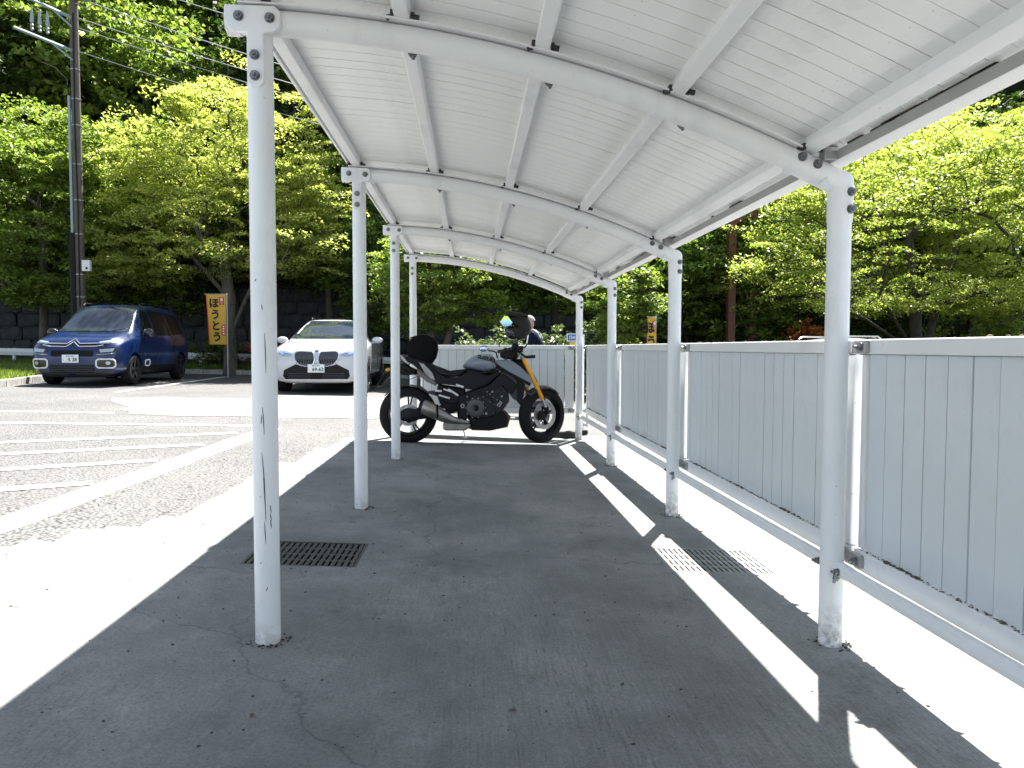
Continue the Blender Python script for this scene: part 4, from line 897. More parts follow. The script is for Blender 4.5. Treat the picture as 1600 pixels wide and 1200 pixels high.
# head, clamps, bars, lamp
MB().puff(BP([(1010,400),(1075,395),(1110,440),(1150,520),(1180,552),(1150,548),(1100,500),(1040,470)]),0.02,.10,.75).build('headlight_cowl',M_black,MOTO,True)
for s in (-1,1): MB().puff(BP([(1105,450),(1130,470),(1165,520),(1178,552),(1150,540),(1118,490)]),.03+s*.11,.01,.9).build('cowl_panel',M_mgrey,MOTO,True)
MB().puff(BP([(1060,370),(1090,362),(1108,375),(1104,400),(1085,420),(1065,410)]),.02,.07,.8).build('headlight_film',M_yel,MOTO,True)
MB().puff(BP([(925,355),(960,320),(1005,335),(1030,370),(1020,400),(960,400),(930,385)]),.0,.10,.75).build('instrument_pod',M_black,MOTO,True)
MB().puff(BP([(1008,290),(1040,285),(1062,330),(1058,372),(1040,400),(1012,400),(1002,350)]),.02,.05,.8).build('top_clamp_cluster',M_frame,MOTO,True)
bar=[Vector((b2(1140,378)[0],-.34,b2(1140,378)[1])),Vector((b2(1085,383)[0],-.24,b2(1085,383)[1])),Vector((b2(1040,350)[0],-.10,b2(1040,350)[1]+.02)),Vector((b2(1010,335)[0],.08,b2(1010,335)[1]+.02)),Vector((b2(960,340)[0],.26,b2(960,340)[1])),Vector((b2(925,350)[0],.36,b2(925,350)[1]))]
MB().tube(bar,.012,10).build('handlebar',M_frame,MOTO,True)
MB().tube([bar[0],bar[0].lerp(bar[1],.9)],[.019,.017],12).build('grip',M_seat,MOTO,True); MB().tube([bar[5],bar[4]],[.019,.017],12).build('grip',M_seat,MOTO,True)
def curve(pts,r,name,m,yy):
    MB().tube([(b2(*p)[0],yy,b2(*p)[1]) for p in pts],r,8).build(name,m,MOTO,True)
curve([(930,318),(926,300),(935,285),(950,280)],.007,'lever',M_black,.25); curve([(1055,330),(1085,318),(1095,300),(1110,290)],.008,'lever',M_black,-.26)
curve([(852,342),(885,346),(905,355),(910,380),(912,392)],.008,'mirror_arm',M_black,.10)
curve([(1025,400),(1045,370),(1050,330),(1040,300)],.007,'cable',M_black,-.12); curve([(1000,395),(1010,350),(1020,300)],.008,'cable',M_black,-.05); curve([(1060,385),(1040,360),(1055,340)],.006,'cable',M_alloy,-.14)
curve([(960,400),(985,360),(1030,350),(1070,345)],.010,'hose',M_black,-.18)
p=b2(1060,340); MB().cyl((p[0],-.22,p[1]),(p[0],-.22,p[1]+.05),.024,n=14).build('brake_reservoir',M_black,MOTO,True)
p=b2(822,328); Mx=Matrix.Rotation(R(-8),3,'Y'); MB().ell((p[0],.095,p[1]),(.056,.012,.038),20,10,Mx).build('mirror_shell',M_black,MOTO,True); MB().ell((p[0],.083,p[1]),(.051,.004,.034),20,8,Mx).build('mirror_glass',M_bluem,MOTO,True)
# tail bag : soft round case strapped to the pillion seat
tb=empty('tail_bag',(b2(435,340)[0]-.731,8.83,b2(435,340)[1]-.053),0,'round black soft bag strapped on the tail of the motorcycle','bag')
M_bag=mat('bag_fabric',(.006,.006,.006),.85,spec=.12,bump=.3,bscale=150)
c=b2(435,340); BG=[(x-c[0],z-c[1]) for x,z in BP([(338,280),(355,258),(400,244),(450,244),(495,262),(520,292),(523,340),(512,385),(488,422),(462,428),(430,405),(370,392),(335,375),(330,330)])]
MB().puff(BG,0,.16,.84,.97,.8).build('bag_body',M_bag,tb,True,ang=60)
MB().tube([(x*1.004,-.135,z*1.004) for x,z in BG],.006,6,closed=True).build('zip',M_black,tb,True); 
MB().tube([(BG[1][0],0,BG[1][1]),(BG[1][0]-.02,-.06,BG[1][1]+.0),(BG[1][0],-.1,BG[1][1])],.006,6).build('pull_loop',M_black,tb,True)
# helmet on the handlebar mirror
hc=b2(1025,165); HX=empty('motorcycle_helmet',(hc[0]-.731,8.80,hc[1]-.053),0,'dark olive and black peaked helmet with iridescent visor perched above the handlebar','helmet')
M_helm=mat('helmet_shell',(.013,.014,.010),.5,spec=.3); M_irid=mat('iridescent_visor',(.25,.45,.62),.06,.85,coat=1); 
nt=M_irid.node_tree; lw=N(nt,'ShaderNodeTexCoord'); sp=N(nt,'ShaderNodeSeparateXYZ'); nt.links.new(lw.outputs['Object'],sp.inputs[0]); mr=N(nt,'ShaderNodeMapRange'); mr.inputs[1].default_value=-.02; mr.inputs[2].default_value=.06; nt.links.new(sp.outputs[2],mr.inputs[0])
nt.links.new(ramp(nt,mr.outputs[0],[(0,(.18,.32,.62)),(.5,(.25,.55,.62)),(1,(.55,.62,.12))]),nt.nodes['Principled BSDF'].inputs['Base Color'])
def HP(p): return [((x-1025)/563.,(165-z)/563.) for x,z in p]
MB().puff(HP([(960,150),(985,110),(1030,92),(1085,100),(1120,130),(1138,175),(1136,215),(1115,250),(1080,262),(1055,240),(1040,190),(1000,170)]),0,.13,.62,.88,.6).build('shell',M_helm,HX,True,sub=2)
MB().puff(HP([(958,84),(1000,84),(1060,90),(1100,100),(1125,125),(1100,128),(1030,120),(965,118),(956,100)]),0,.115,.85,.96).build('peak',M_helm,HX,True,sub=1)
MB().puff(HP([(922,152),(950,112),(975,112),(1012,160),(1000,178),(975,190),(945,182)]),-.01,.125,.85,.97).build('visor',M_irid,HX,True)
MB().puff(HP([(955,188),(1000,172),(1045,195),(1060,240),(1050,268),(1010,272),(968,262),(955,228)]),0,.11,.75,.93).build('chin_bar',M_gloss,HX,True,sub=1)
MB().puff(HP([(1005,180),(1050,185),(1110,225),(1095,262),(1050,275),(1010,240)]),-.02,.10,.8).build('lining',M_seat,HX,True)
for pts in ([(965,178),(990,172),(1012,180)],[(960,238),(990,228),(1010,235)],[(1000,270),(1006,290),(1015,300)],[(1040,268),(1030,290),(1022,300)]):
    MB().tube([(x,-.105,z) for x,z in HP(pts)],.008,8).build('strap',M_mdark,HX,True)
# ---- banners, posts, sign
M_ban=mat('banner_yellow',(.62,.36,.035),.7,trans=.3); M_red=mat('banner_red',(.55,.05,.02),.7); M_wtx=mat('banner_white',(.8,.8,.78),.7); M_bk=mat('banner_black',(.012,.012,.015),.7); M_polew=mat('white_pole',(.7,.7,.7),.5)
def banner(x,y,ztop,wd,ht,label,curl,lean,glyph,rz=0):
    e=empty('banner_flag',(x,y,g(x,y)),rz,label,'banner',"yellow noodle shop banners"); zt=ztop-g(x,y)
    MB().tube([(wd/2+.03,.02,0),(wd/2+.03,.02,zt+.05)],.011,8).build('pole',M_polew,e,True); MB().tube([(wd/2+.06,.02,zt+.012),(-wd/2-.02,.02,zt+.012)],.007,8).build('top_rod',M_polew,e,True)
    V=[];F=[];nx,nz=14,26
    def S(u,v): # u 0..1 left-right ; v 0..1 top-bottom
        w=wd*(1-lean*v); X=wd/2-w*(1-u); Y=curl*math.sin(u*PI*1.3+v*3)*(.3+v)+.02
        return Vector((X,Y,zt-ht*v))
    for j in range(nz+1):
        for i in range(nx+1): V.append(S(i/nx,j/nz))
    for j in range(nz):
        for i in range(nx): a=j*(nx+1)+i; F.append((a,a+1,a+nx+2,a+nx+1))
    o=MB().add(V,F).build('cloth',M_ban,e,True)
    def quad(u0,v0,u1,v1,m,name,off=.004):
        V=[];F=[];
        for j in range(5):
            for i in range(5): p=S(u0+(u1-u0)*i/4,v0+(v1-v0)*j/4); V.append((p.x,p.y-off,p.z))
        for j in range(4):
            for i in range(4): a=j*5+i; F.append((a,a+1,a+6,a+5))
        return MB().add(V,F).build(name,m,e)
    quad(.0,.0,.045,1,M_red,'red_edge'); quad(.66,.05,.92,.21,M_red,'red_panel'); 
    if glyph: quad(.76,.60,.97,.82,M_red,'red_panel')
    def glyphs(ch,u,v,sz,m,ox=-.008,bold=.012):
        cu=bpy.data.curves.new('t','FONT'); cu.body=ch; cu.size=sz; cu.align_x='CENTER'; cu.align_y='CENTER'; cu.offset=bold; cu.resolution_u=3
        t=bpy.data.objects.new('t',cu); COL.objects.link(t); me=bpy.data.meshes.new_from_object(t.evaluated_get(bpy.context.evaluated_depsgraph_get())); bpy.data.objects.remove(t)
        if not me.vertices: return
        xs=[q.co.x for q in me.vertices]; ys=[q.co.y for q in me.vertices]; cx=(min(xs)+max(xs))/2; cyy=(min(ys)+max(ys))/2
        for q in me.vertices:
            uu=u+(q.co.x-cx)/wd; vv=v-(q.co.y-cyy)/ht; p=S(uu,vv); q.co=Vector((p.x,p.y+ox,p.z))
        me.materials.clear(); me.materials.append(m); me.name='lettering'; inst('lettering',me,e)
    for k,ch in enumerate('ほうとう'): glyphs(ch,.40+.03*k,.17+.225*k,.30,M_bk)
    glyphs('名',.79,.095,.085,M_wtx,-.012,.004); glyphs('物',.79,.165,.085,M_wtx,-.012,.004)
    if glyph:
        for k in range(4): quad(.82,.625+k*.048,.91,.652+k*.048,M_wtx,'small_characters',.008)
    return e
banner(-7.27,22.0,2.57,.56,1.42,'yellow cloth banner with black brush lettering beside the tree trunk at left',.03,.12,True)
banner(4.36,18.0,1.81,.34,1.45,'yellow cloth banner curling above the fence between the second and third right posts',.06,.30,False,.75)
sg=empty('notice_sign',(2.17,16,g(2.17,16)),0,'small blue and white notice above a yellow one by the farthest right post','sign')
MB().cyl((.0,.03,0),(0,.03,1.5),.02,n=10).build('post',M_grey,sg,True); MB().box((0,0,1.44),(.26,.02,.17)).build('blue_panel',M_satin,sg); MB().box((0,-.012,1.44),(.22,.006,.13)).build('panel_face',mat('sign_blue',(.02,.10,.35),.5),sg); MB().box((.02,0,1.28),(.17,.02,.13)).build('yellow_panel',mat('sign_yellow',(.7,.42,.02),.5),sg)
q=MB()
for k in range(3): q.box((-.065+k*.065,-.0165,1.44),(.012,.003,.075)); q.box((-.045+k*.065,-.0165,1.475-.035*(k%2)),(.036,.003,.012)); q.box((-.03+k*.065,-.0165,1.44),(.012,.003,.07))
q.build('white_marks',M_wtx,sg)
# ---- brown steel frames in the trees
M_brown=mat('brown_steel',(.13,.045,.025),.6,var=.25,vscale=5)
def frame(x0,x1,y,ht,w,label,y1=None):
    z=g(x0,y); e=empty('steel_frame_tower',(x0,y,z),0,label,'steel tower','brown steel frames standing in the trees'); L=x1-x0; dy=(y1 or y)-y
    for k in (0,1): MB().box((L*k,dy*k,ht/2+ (0.2*k)),(w,w,ht+.4*k)).build('column',M_brown,e,bevel=.01)
    MB().tube([(0,0,ht-.15),(L,dy,ht+.25)],w*.45,4).build('beam',M_brown,e)
    for k in range(4):
        za=.6+k*(ht-1.0)/4; zb=za+(ht-1)/4
        for A,B in (((0,0,za),(L,dy,zb)),((L,dy,za),(0,0,zb))): MB().tube([A,B],.014,6).build('brace',M_grey,e)
frame(7.68,8.55,22,5.0,.22,'taller brown steel frame with thin cross braces left of the nearest right post',22.6)
frame(5.9,6.4,28,4.6,.19,'lower brown steel frame in dark trees between the second and third right posts',28.4)
# ---- guard rail, wall, kerb
gr=empty('guard_rail',(-12,25.6,0),0,'long low white guard rail in front of the dark retaining wall','guard rail')
rr=MB(); 
P=[(x,25.6,g(x,25.6)+.53) for x in np.linspace(-24,1,26)]
for a,b in zip(P[:-1],P[1:]):
    rr.add([(a[0]+12,a[1]-25.6-.03,a[2]-.11),(b[0]+12,b[1]-25.6-.03,b[2]-.11),(b[0]+12,-.06,b[2]),(a[0]+12,-.06,a[2]),(a[0]+12,-.03,a[2]+.11),(b[0]+12,-.03,b[2]+.11)],[(0,1,2,3),(3,2,5,4)])
rr.build('rail_beam',M_white,gr)
pmb=MB().cyl((0,0,-.6),(0,0,.1),.05,n=10); pme=pmb.mesh('post'); pme.materials.append(M_white)
for x in range(-24,2,3): inst('post',pme,gr,(x+12,.05,g(x,25.6)+.55))
rw=MB(); V=[];F=[]; 
M_wall=mat('dark_retaining_wall',(.055,.06,.068),.9,var=.5,vscale=1.2,bump=.7,bscale=4,col2=(.028,.032,.038))
def wtop(x): return 3.55 if x<-1 else max(1.4,3.55-.25*(x+1))
# wall built of stones
we=empty('retaining_wall',(0,28,0),0,'dark blue grey stone retaining wall at the foot of the forest slope','wall')
MB().prism([(-32,-.6)]+[(x,wtop(x)-.22) for x in np.linspace(-32,7,40)]+[(7,-.6)],.12,.6).build('core',M_wall,we)
sv=[]
smes=[]
for k in range(6):
    bmx=bmesh.new(); bmesh.ops.create_cube(bmx,size=1); bmesh.ops.bevel(bmx,geom=bmx.edges[:],offset=.14,segments=1,affect='EDGES')
    for v in bmx.verts: v.co+=Vector([random.uniform(-.05,.05) for _ in range(3)])
    me=bpy.data.meshes.new('stone'); bmx.to_mesh(me); bmx.free(); me.materials.append(M_wall); smes.append(me)
cnt=0
for row in range(8):
    z=.12+row*.48; x=-22+ (row%2)*.3
    while x<4 and cnt<298:
        wd=random.uniform(.55,.85)
        if z<wtop(x)-.2: inst('stone',random.choice(smes),we,(x+wd/2,.10,z),(0,random.uniform(-.05,.05),0),(wd*.97,.22+random.uniform(0,.06),.46)); cnt+=1
        x+=wd
kv=empty('kerb',(0,0,0),0,'pale concrete kerb edging the grass verge behind and left of the parked cars','kerb')
kp=[(-9.6,13.0),(-9.85,16.4),(-10.17,18),(-10.62,20),(-10.65,24.1)]
kp2=[(-10.5,24.15),(-9,24.2),(-6,24.35),(-2,24.4),(2.2,24.4)]
def kerbrun(pts,near):
    segs=[]
    for a,b in zip(pts[:-1],pts[1:]):
        n=max(1,int(math.dist(a,b)/.6))
        for k in range(n): segs.append(((a[0]+(b[0]-a[0])*k/n,a[1]+(b[1]-a[1])*k/n),(a[0]+(b[0]-a[0])*(k+1)/n,a[1]+(b[1]-a[1])*(k+1)/n)))
    for a,b in segs:
        d=Vector((b[0]-a[0],b[1]-a[1],0)); L=d.length; d.normalize(); c=((a[0]+b[0])/2,(a[1]+b[1])/2); zz=g(*c)
        MB().box((c[0],c[1],zz+.06),(L-.012,.16,.17),Matrix.Rotation(math.atan2(d.y,d.x),3,'Z')).build('kerb_stone',M_kerb,kv,bevel=.012)
kerbrun(kp,1); kerbrun(kp2,0)
# ---- person behind the far fence
def person(x,y,rz,label):
    z0=g(x,y); e=empty('person',(x,y,z0),rz,label,'person')
    J={'pel':(0,0,.93),'sp':(-.05,0,1.12),'ch':(-.13,0,1.34),'nk':(-.20,0,1.49),'hip1':(0,-.09,.88),'kn1':(-.03,-.10,.50),'an1':(.02,-.10,.09),'to1':(-.13,-.11,.035),'hip2':(0,.09,.88),'kn2':(-.05,.10,.50),'an2':(.0,.10,.09),'to2':(-.15,.11,.035),
       'sh1':(-.15,-.17,1.40),'el1':(-.20,-.21,1.12),'wr1':(-.38,-.17,.97),'sh2':(-.15,.17,1.40),'el2':(-.22,.21,1.12),'wr2':(-.42,.14,1.0)}
    Rr={'pel':.15,'sp':.145,'ch':.155,'nk':.058,'hip1':.095,'kn1':.062,'an1':.045,'to1':.035,'hip2':.095,'kn2':.062,'an2':.045,'to2':.035,'sh1':.075,'el1':.052,'wr1':.036,'sh2':.075,'el2':.052,'wr2':.036}
    E=[('pel','sp'),('sp','ch'),('ch','nk'),('pel','hip1'),('hip1','kn1'),('kn1','an1'),('an1','to1'),('pel','hip2'),('hip2','kn2'),('kn2','an2'),('an2','to2'),('ch','sh1'),('sh1','el1'),('el1','wr1'),('ch','sh2'),('sh2','el2'),('el2','wr2')]
    ks=list(J); me=bpy.data.meshes.new('body'); me.from_pydata([J[k] for k in ks],[(ks.index(a),ks.index(b)) for a,b in E],[])
    o=bpy.data.objects.new('body',me); COL.objects.link(o); o.parent=e; sk=o.modifiers.new('skin','SKIN'); sk.use_smooth_shade=True
    for i,k in enumerate(ks): me.skin_vertices[0].data[i].radius=(Rr[k],Rr[k]); me.skin_vertices[0].data[i].use_root=(k=='pel')
    o.modifiers.new('sub','SUBSURF').levels=2; o.modifiers['sub'].render_levels=2
    jk=mat('navy_jacket',(.005,.008,.02),.8,spec=.1) if 'navy_jacket' not in MATS else MATS['navy_jacket']; me.materials.append(jk)
    skin=mat('skin',(.42,.24,.17),.55) if 'skin' not in MATS else MATS['skin']; hair=mat('white_cap_hair',(.3,.29,.28),.8) if 'white_cap_hair' not in MATS else MATS['white_cap_hair']
    Mt=Matrix.Rotation(R(-18),3,'Y'); hd=Vector((-.25,0,1.62))
    h=MB().ell(hd,(.098,.078,.118),20,14,Mt); h.tube([(-.20,0,1.46),(-.235,0,1.56)],[.055,.052],12)
    h.ell(hd+Vector((-.098,0,-.015)),(.02,.012,.022),8,6); 
    for s in (-1,1): h.ell(hd+Vector((.005,s*.078,-.01)),(.018,.01,.03),8,6)
    h.ell(hd+Vector((-.075,0,-.06)),(.02,.025,.012),8,6); h.build('head',skin,e,True)
    for s in (-1,1): MB().ell(hd+Vector((-.088,s*.03,.012)),(.008,.011,.007),8,6).build('eye',M_bk,e,True)
    MB().ell(hd+Vector((.014,0,.022)),(.105,.085,.112),20,12,Mt,-.15,1).build('hair',hair,e,True)
    for s,w in ((-1,'wr1'),(1,'wr2')):
        p=Vector(J[w]); hm=MB().ell(p+Vector((-.05,0,-.01)),(.045,.02,.035),10,8)
        for k in range(4): L=(.062,.070,.066,.052)[k]; hm.tube([p+Vector((-.075,0,.02-.018*k)),p+Vector((-.075-L*.6,.0,.012-.018*k)),p+Vector((-.075-L*.9,-s*.02,.0-.018*k))],[.010,.009,.007],6)
        hm.tube([p+Vector((-.03,-s*.012,.02)),p+Vector((-.065,-s*.035,.035)),p+Vector((-.09,-s*.04,.03))],[.012,.010,.008],6); hm.build('hand',skin,e,True)
    # pale piping on the jacket back and sleeve
    for s in (-1,1):
        MB().tube([(-.20,s*.09,1.50),(-.13,s*.13,1.495),(-.06,s*.165,1.44),(-.02,s*.15,1.36)],.007,8).build('jacket_piping',M_wtx,e,True)
        MB().tube([(-.22,s*.235,1.42),(-.235,s*.255,1.32),(-.25,s*.265,1.20)],.011,8).build('jacket_piping',M_wtx,e,True)
    return e
person(1.24,13.0,R(-12),'person in navy jacket with white piping stooping behind the far fence beside the helmet')
# ================================================================ vegetation and terrain
def leafmesh(name,C,n,sx,sz,size,m,seed=0,up=.75,droop=0.,aspect=.55,outc=None):
    r=np.random.default_rng(seed); C=np.asarray(C); k=len(C); N_=k*n
    c=np.repeat(C,n,0)
    # flattened sprays: disc-like offsets with a tilt of their own
    ang=r.uniform(0,2*PI,N_); rad=np.sqrt(r.uniform(0,1,N_)); off=np.stack([rad*np.cos(ang),rad*np.sin(ang),r.normal(0,.33,N_)],1)
    sc=np.repeat(r.uniform(.6,1.35,k),n); off*=np.stack([sx*sc,sx*sc,sz*sc],1)
    off[:,2]-=droop*rad**2*sx
    tl=np.repeat(r.normal(0,.22,(k,2)),n,0); off[:,2]+=off[:,0]*tl[:,0]+off[:,1]*tl[:,1]
    p=c+off
    nrm=r.normal(0,1,(N_,3)); nrm[:,2]=np.abs(nrm[:,2])*.6+up*1.6; nrm/=np.linalg.norm(nrm,axis=1)[:,None]
    a=r.normal(0,1,(N_,3)); a-=nrm*(a*nrm).sum(1)[:,None]; a/=np.linalg.norm(a,axis=1)[:,None]; b=np.cross(nrm,a)
    s=(size*r.uniform(.6,1.3,N_))[:,None]
    V=np.stack([p-a*s,p+b*s*aspect+a*s*.1,p+a*s,p-b*s*aspect+a*s*.1],1).reshape(-1,3)
    return npmesh(name,V,np.arange(len(V)).reshape(-1,4),m)
def crownpts(c,rad,M,seed,inner=.35,lump=.22,low=.55):
    r=np.random.default_rng(seed); P=[]; ph=r.uniform(0,6,6)
    while len(P)<M:
        d=r.normal(0,1,3); d/=np.linalg.norm(d)
        t=(inner**3+(1-inner**3)*r.uniform())**(1/3)
        L=1+lump*(math.sin(3*d[0]+ph[0])+math.sin(4*d[1]+ph[1])+math.sin(5*d[2]+ph[2])+math.sin(7*d[0]+ph[3])*.6)*.6
        q=d*t*L
        if q[2]<-low: continue
        P.append(np.array(c)+q*np.array(rad))
    return np.array(P)
def branchmesh(name,base,forks,P,r0,m,seed,sides=6,minr=.008):
    r=np.random.default_rng(seed)
    nodes=[np.array(base,float)]; par=[-1]
    for fk in forks:      # each fork: list of points from the base (trunk or stems)
        last=0
        for q in fk:
            nodes.append(np.array(q,float)); par.append(last); last=len(nodes)-1
    top=np.mean([f[-1] for f in forks],axis=0)
    order=np.argsort(np.linalg.norm(P-top,axis=1)); start=len(forks[0])-1 if len(forks)==1 else 1
    tips=[]
    for i in order:
        q=P[i]; A=np.array(nodes[1:]); d=q-A; L=np.linalg.norm(d,axis=1)
        cost=L+np.where(d[:,2]<-.2,L*.9,0)+np.linalg.norm(A-top,axis=1)*.25
        cost+=np.where(A[:,2]<base[2]+ (top[2]-base[2])*.55,3.,0)
        j=int(np.argmin(cost))+1; a=nodes[j]; L=L[j-1]
        last=j; nseg=2 if L<.8 else 3
        for k in range(1,nseg+1):
            t=k/nseg; b=a+(q-a)*t; b=b+np.array([0,0,L*.10*math.sin(PI*t)]); 
            if k<nseg: b=b+r.normal(0,.05*L,3)
            nodes.append(b); par.append(last); last=len(nodes)-1
        tips.append(last)
    w=np.zeros(len(nodes))
    for t in tips: w[t]=1
    for i in range(len(nodes)-1,0,-1):
        w[par[i]]+=w[i]
    R_=np.maximum(minr,r0*(w/max(w[0],1))**.5); V=[];F=[]
    for i in range(1,len(nodes)):
        a=Vector(nodes[par[i]]); b=Vector(nodes[i]); d=b-a
        if d.length<1e-4: continue
        ra=R_[i]*1.12 if par[i]!=0 else r0*1.25; ra=min(ra,max(R_[par[i]],minr)*1.2); rb=R_[i]; d.normalize(); u=d.orthogonal().normalized(); v=d.cross(u); o=len(V)
        n=sides if rb>.02 else 4
        for (c,rr) in ((a,ra),(b,rb)):
            for k in range(n): an=2*PI*k/n; V.append(tuple(c+(u*math.cos(an)+v*math.sin(an))*rr))
        for k in range(n): F.append((o+k,o+(k+1)%n,o+n+(k+1)%n,o+n+k))
    me=bpy.data.meshes.new(name); me.from_pydata(V,[],F); me.materials.append(m); me.shade_smooth(); return me
def tree(name,x,y,label,forks,c,rad,M,nleaf,size,lm,r0,seed,cat='tree',group=None,bark=None,sx=.45,sz=.12,z0=None,inner=.35,lump=.22,low=.55,up=.75,extra=None,droop=.12):
    z0=g(x,y) if z0 is None else z0; e=empty(name,(x,y,z0),0,label,cat,group)
    P=crownpts(c,rad,M,seed,inner,lump,low)
    if extra: 
        for k,(ec,er,em) in enumerate(extra): P=np.vstack([P,crownpts(ec,er,em,seed+50+k,.1,.15,.9)])
    tr=inst('trunk',branchmesh('trunk',(0,0,-.1),forks,P,r0,bark or M_bark,seed),e)
    inst('crown',leafmesh('crown',P,nleaf,sx,sz,size,lm,seed,up,droop),e)
    return e
# -- the maples and small trees that can be told apart
tree('maple_tree',-7.6,24.3,'bright lime green maple behind the yellow banner between the two parked cars',
     [[(.0,0,1.2),(.02,0,2.2),(-.1,0,3.2),(-.5,0,4.3)],[(.0,0,1.2),(.45,-.1,2.2),(.95,0,3.3)],[(.0,0,1.25),(-.2,0,2.6),(-1.2,0,3.8)]],(.15,-.2,5.1),(3.9,3.2,3.15),640,125,.050,L_lime,.21,11,sx=.44,sz=.10,low=.62,
     extra=[((-1.1,-.3,8.0),(.5,.6,1.1),20),((.9,-.3,7.4),(.7,.6,.9),20),((-2.7,-.8,6.6),(1.0,1,.9),24),((2.9,-.6,4.8),(.9,.9,1.6),40),((-2.8,-.8,3.2),(1.3,1,.7),40)])
tree('broadleaf_tree',-13.2,24.0,'mid green tree with thin trunk at the far left beside the utility pole',
     [[(.1,0,2),(.1,0,3.6),(0,0,5)]],(.0,.0,4.9),(2.9,2.4,3.3),380,105,.062,L_spring,.12,12,sx=.48,sz=.13,low=.8,extra=[((1.5,-.5,6.4),(1,.8,1.6),40),((.3,-1,2.4),(1.9,.8,.5),50)])
tree('broadleaf_tree',-16.6,26.0,'yellow green leafy tree cut by the left edge of the picture, behind the others',
     [[(.1,0,2),(.0,0,4)]],(.3,0,5.2),(2.8,2.4,3.4),300,80,.085,L_spring,.14,13,sx=.5,sz=.14,low=.8)
tree('broadleaf_tree',-10.4,26.6,'loose bright green tree standing between the utility pole and the lime maple',
     [[(.1,0,2),(.0,0,4)]],(-.4,0,5.0),(2.2,2.0,3.4),300,75,.075,L_spring,.11,14,sx=.45,sz=.14,low=.85)
tree('big_maple_tree',12.6,20.5,'large spreading maple with dark fan of branches rising beyond the fence at the right edge',
     [[(.0,0,1.1),(.1,0,2.2),(.4,0,3.8)],[(0,0,.9),(-.9,0,2.2),(-2.0,0,3.6)],[(0,0,.9),(1.1,.1,2.1),(2.6,0,3.5)],[(-.1,0,1.0),(-.45,-.4,2.4),(-.8,-.6,4.2)],[(.1,0,1.0),(.7,.4,2.6),(1.3,.5,4.3)],[(0,0,1.0),(-1.8,-.4,2.0),(-3.4,-.4,2.7)],[(0,0,1.0),(1.9,-.5,1.9),(3.6,-.5,2.6)]],(.4,0,4.3),(5.4,4.2,3.7),950,140,.046,L_maple,.19,15,bark=M_bark2,sx=.50,sz=.10,inner=.55,low=.55,
     extra=[((3.4,-.5,6.6),(1.6,1.4,1.2),60)])
tree('broadleaf_tree',7.3,23.4,'bright green tree growing around the taller brown steel frame',
     [[(.3,0,2),(.2,0,4)]],(.6,0,3.9),(2.3,1.7,2.8),280,80,.075,L_mid,.10,16,bark=M_bark2,sx=.45,sz=.14,low=.9,extra=[((1.6,-1.2,2.5),(1.2,.5,1.4),40),((-.6,-1.3,3.9),(.9,.5,.6),22)])
tree('broadleaf_tree',9.7,25.5,'green layered tree behind the nearest right post with a dark straight trunk',
     [[(.2,0,2),(.1,0,4)]],(.2,0,5.2),(2.9,2.2,3.3),340,80,.085,L_spring,.15,17,bark=M_bark2,sx=.5,sz=.12,low=.8)
tree('broadleaf_tree',4.6,19.2,'small tree with lit low leaves between the farthest and third right posts',
     [[(-.1,0,1.6),(-.3,0,3)]],(-.7,-.2,2.5),(1.1,1.0,1.6),110,60,.07,L_spring,.10,18,bark=M_bark2,sx=.35,sz=.10,low=.9)
tree('broadleaf_tree',-1.05,20.6,'green twin trunk tree seen through the far end of the shelter, left of the helmet',
     [[(.0,0,1.6),(-.05,0,2.8),(-.1,0,3.6)],[(.45,0,1.4),(.62,0,2.6),(.7,0,3.5)]],(.15,0,3.05),(1.75,1.5,1.75),330,95,.052,L_spring,.13,19,sx=.34,sz=.10,low=.95,inner=.2,extra=[((1.9,-.2,3.4),(.9,.6,.4),26),((1.4,-.2,2.1),(.7,.6,.5),24)])
tree('broadleaf_tree',-3.4,25.2,'low leafy tree right of the white car behind the third left post',
     [[(.0,0,1.6),(-.1,0,3)]],(.1,0,3.4),(1.5,1.5,2.2),200,75,.07,L_mid,.09,20,sx=.4,sz=.12,low=.95)
tree('broadleaf_tree',2.6,23.0,'dark green tree above the person with the jacket, under the roof end',
     [[(.0,0,1.6),(-.1,0,3.4)]],(-.4,0,3.8),(2.3,1.5,1.9),230,75,.075,L_mid,.12,21,bark=M_bark2,sx=.42,sz=.12,low=.8)
tree('broadleaf_tree',15.8,26,'tall pale green tree behind the large maple at the right edge',
     [[(.0,0,2),(-.1,0,5)]],(.3,0,6.4),(3.6,2.5,3.4),330,80,.10,L_lime,.16,22,bark=M_bark2,sx=.6,sz=.16,low=.8)
tree('broadleaf_tree',-4.9,26.6,'green tree rising above the white car between the first and second left posts',
     [[(.0,0,2),(-.1,0,4)]],(.1,0,5.4),(2.2,1.5,3.0),260,70,.085,L_mid,.12,23,sx=.5,sz=.14,low=.75)
# -- shrubs
def shrub(name,x,y,label,rad,M,n,size,lm,seed,flowers=None,group=None,zc_=None,sx=.18):
    z0=g(x,y); e=empty(name,(x,y,z0),0,label,'shrub',group); P=crownpts((0,0,zc_ or rad[2]*.75),rad,M,seed,.3,.25,.75)
    inst('stems',branchmesh('stems',(0,0,-.05),[[(.03,0,.15)],[(-.05,.02,.16)]],P,.035,M_bark2,seed,5,.005),e)
    inst('foliage',leafmesh('foliage',P,n,sx,sx*.6,size,lm,seed,.5),e)
    if flowers:
        o=inst('flowers',leafmesh('flowers',P[np.argsort(P[:,1])[:int(M*.5)]],flowers,sx*.7,sx*.5,.035,M_petal,seed+5,.3,aspect=.9),e)
    return e
shrub('glossy_shrub',.55,17.6,'glossy pale leaved shrub glinting just above the far fence, left of the helmet',(1.05,.8,.95),110,60,.045,L_gloss,31)
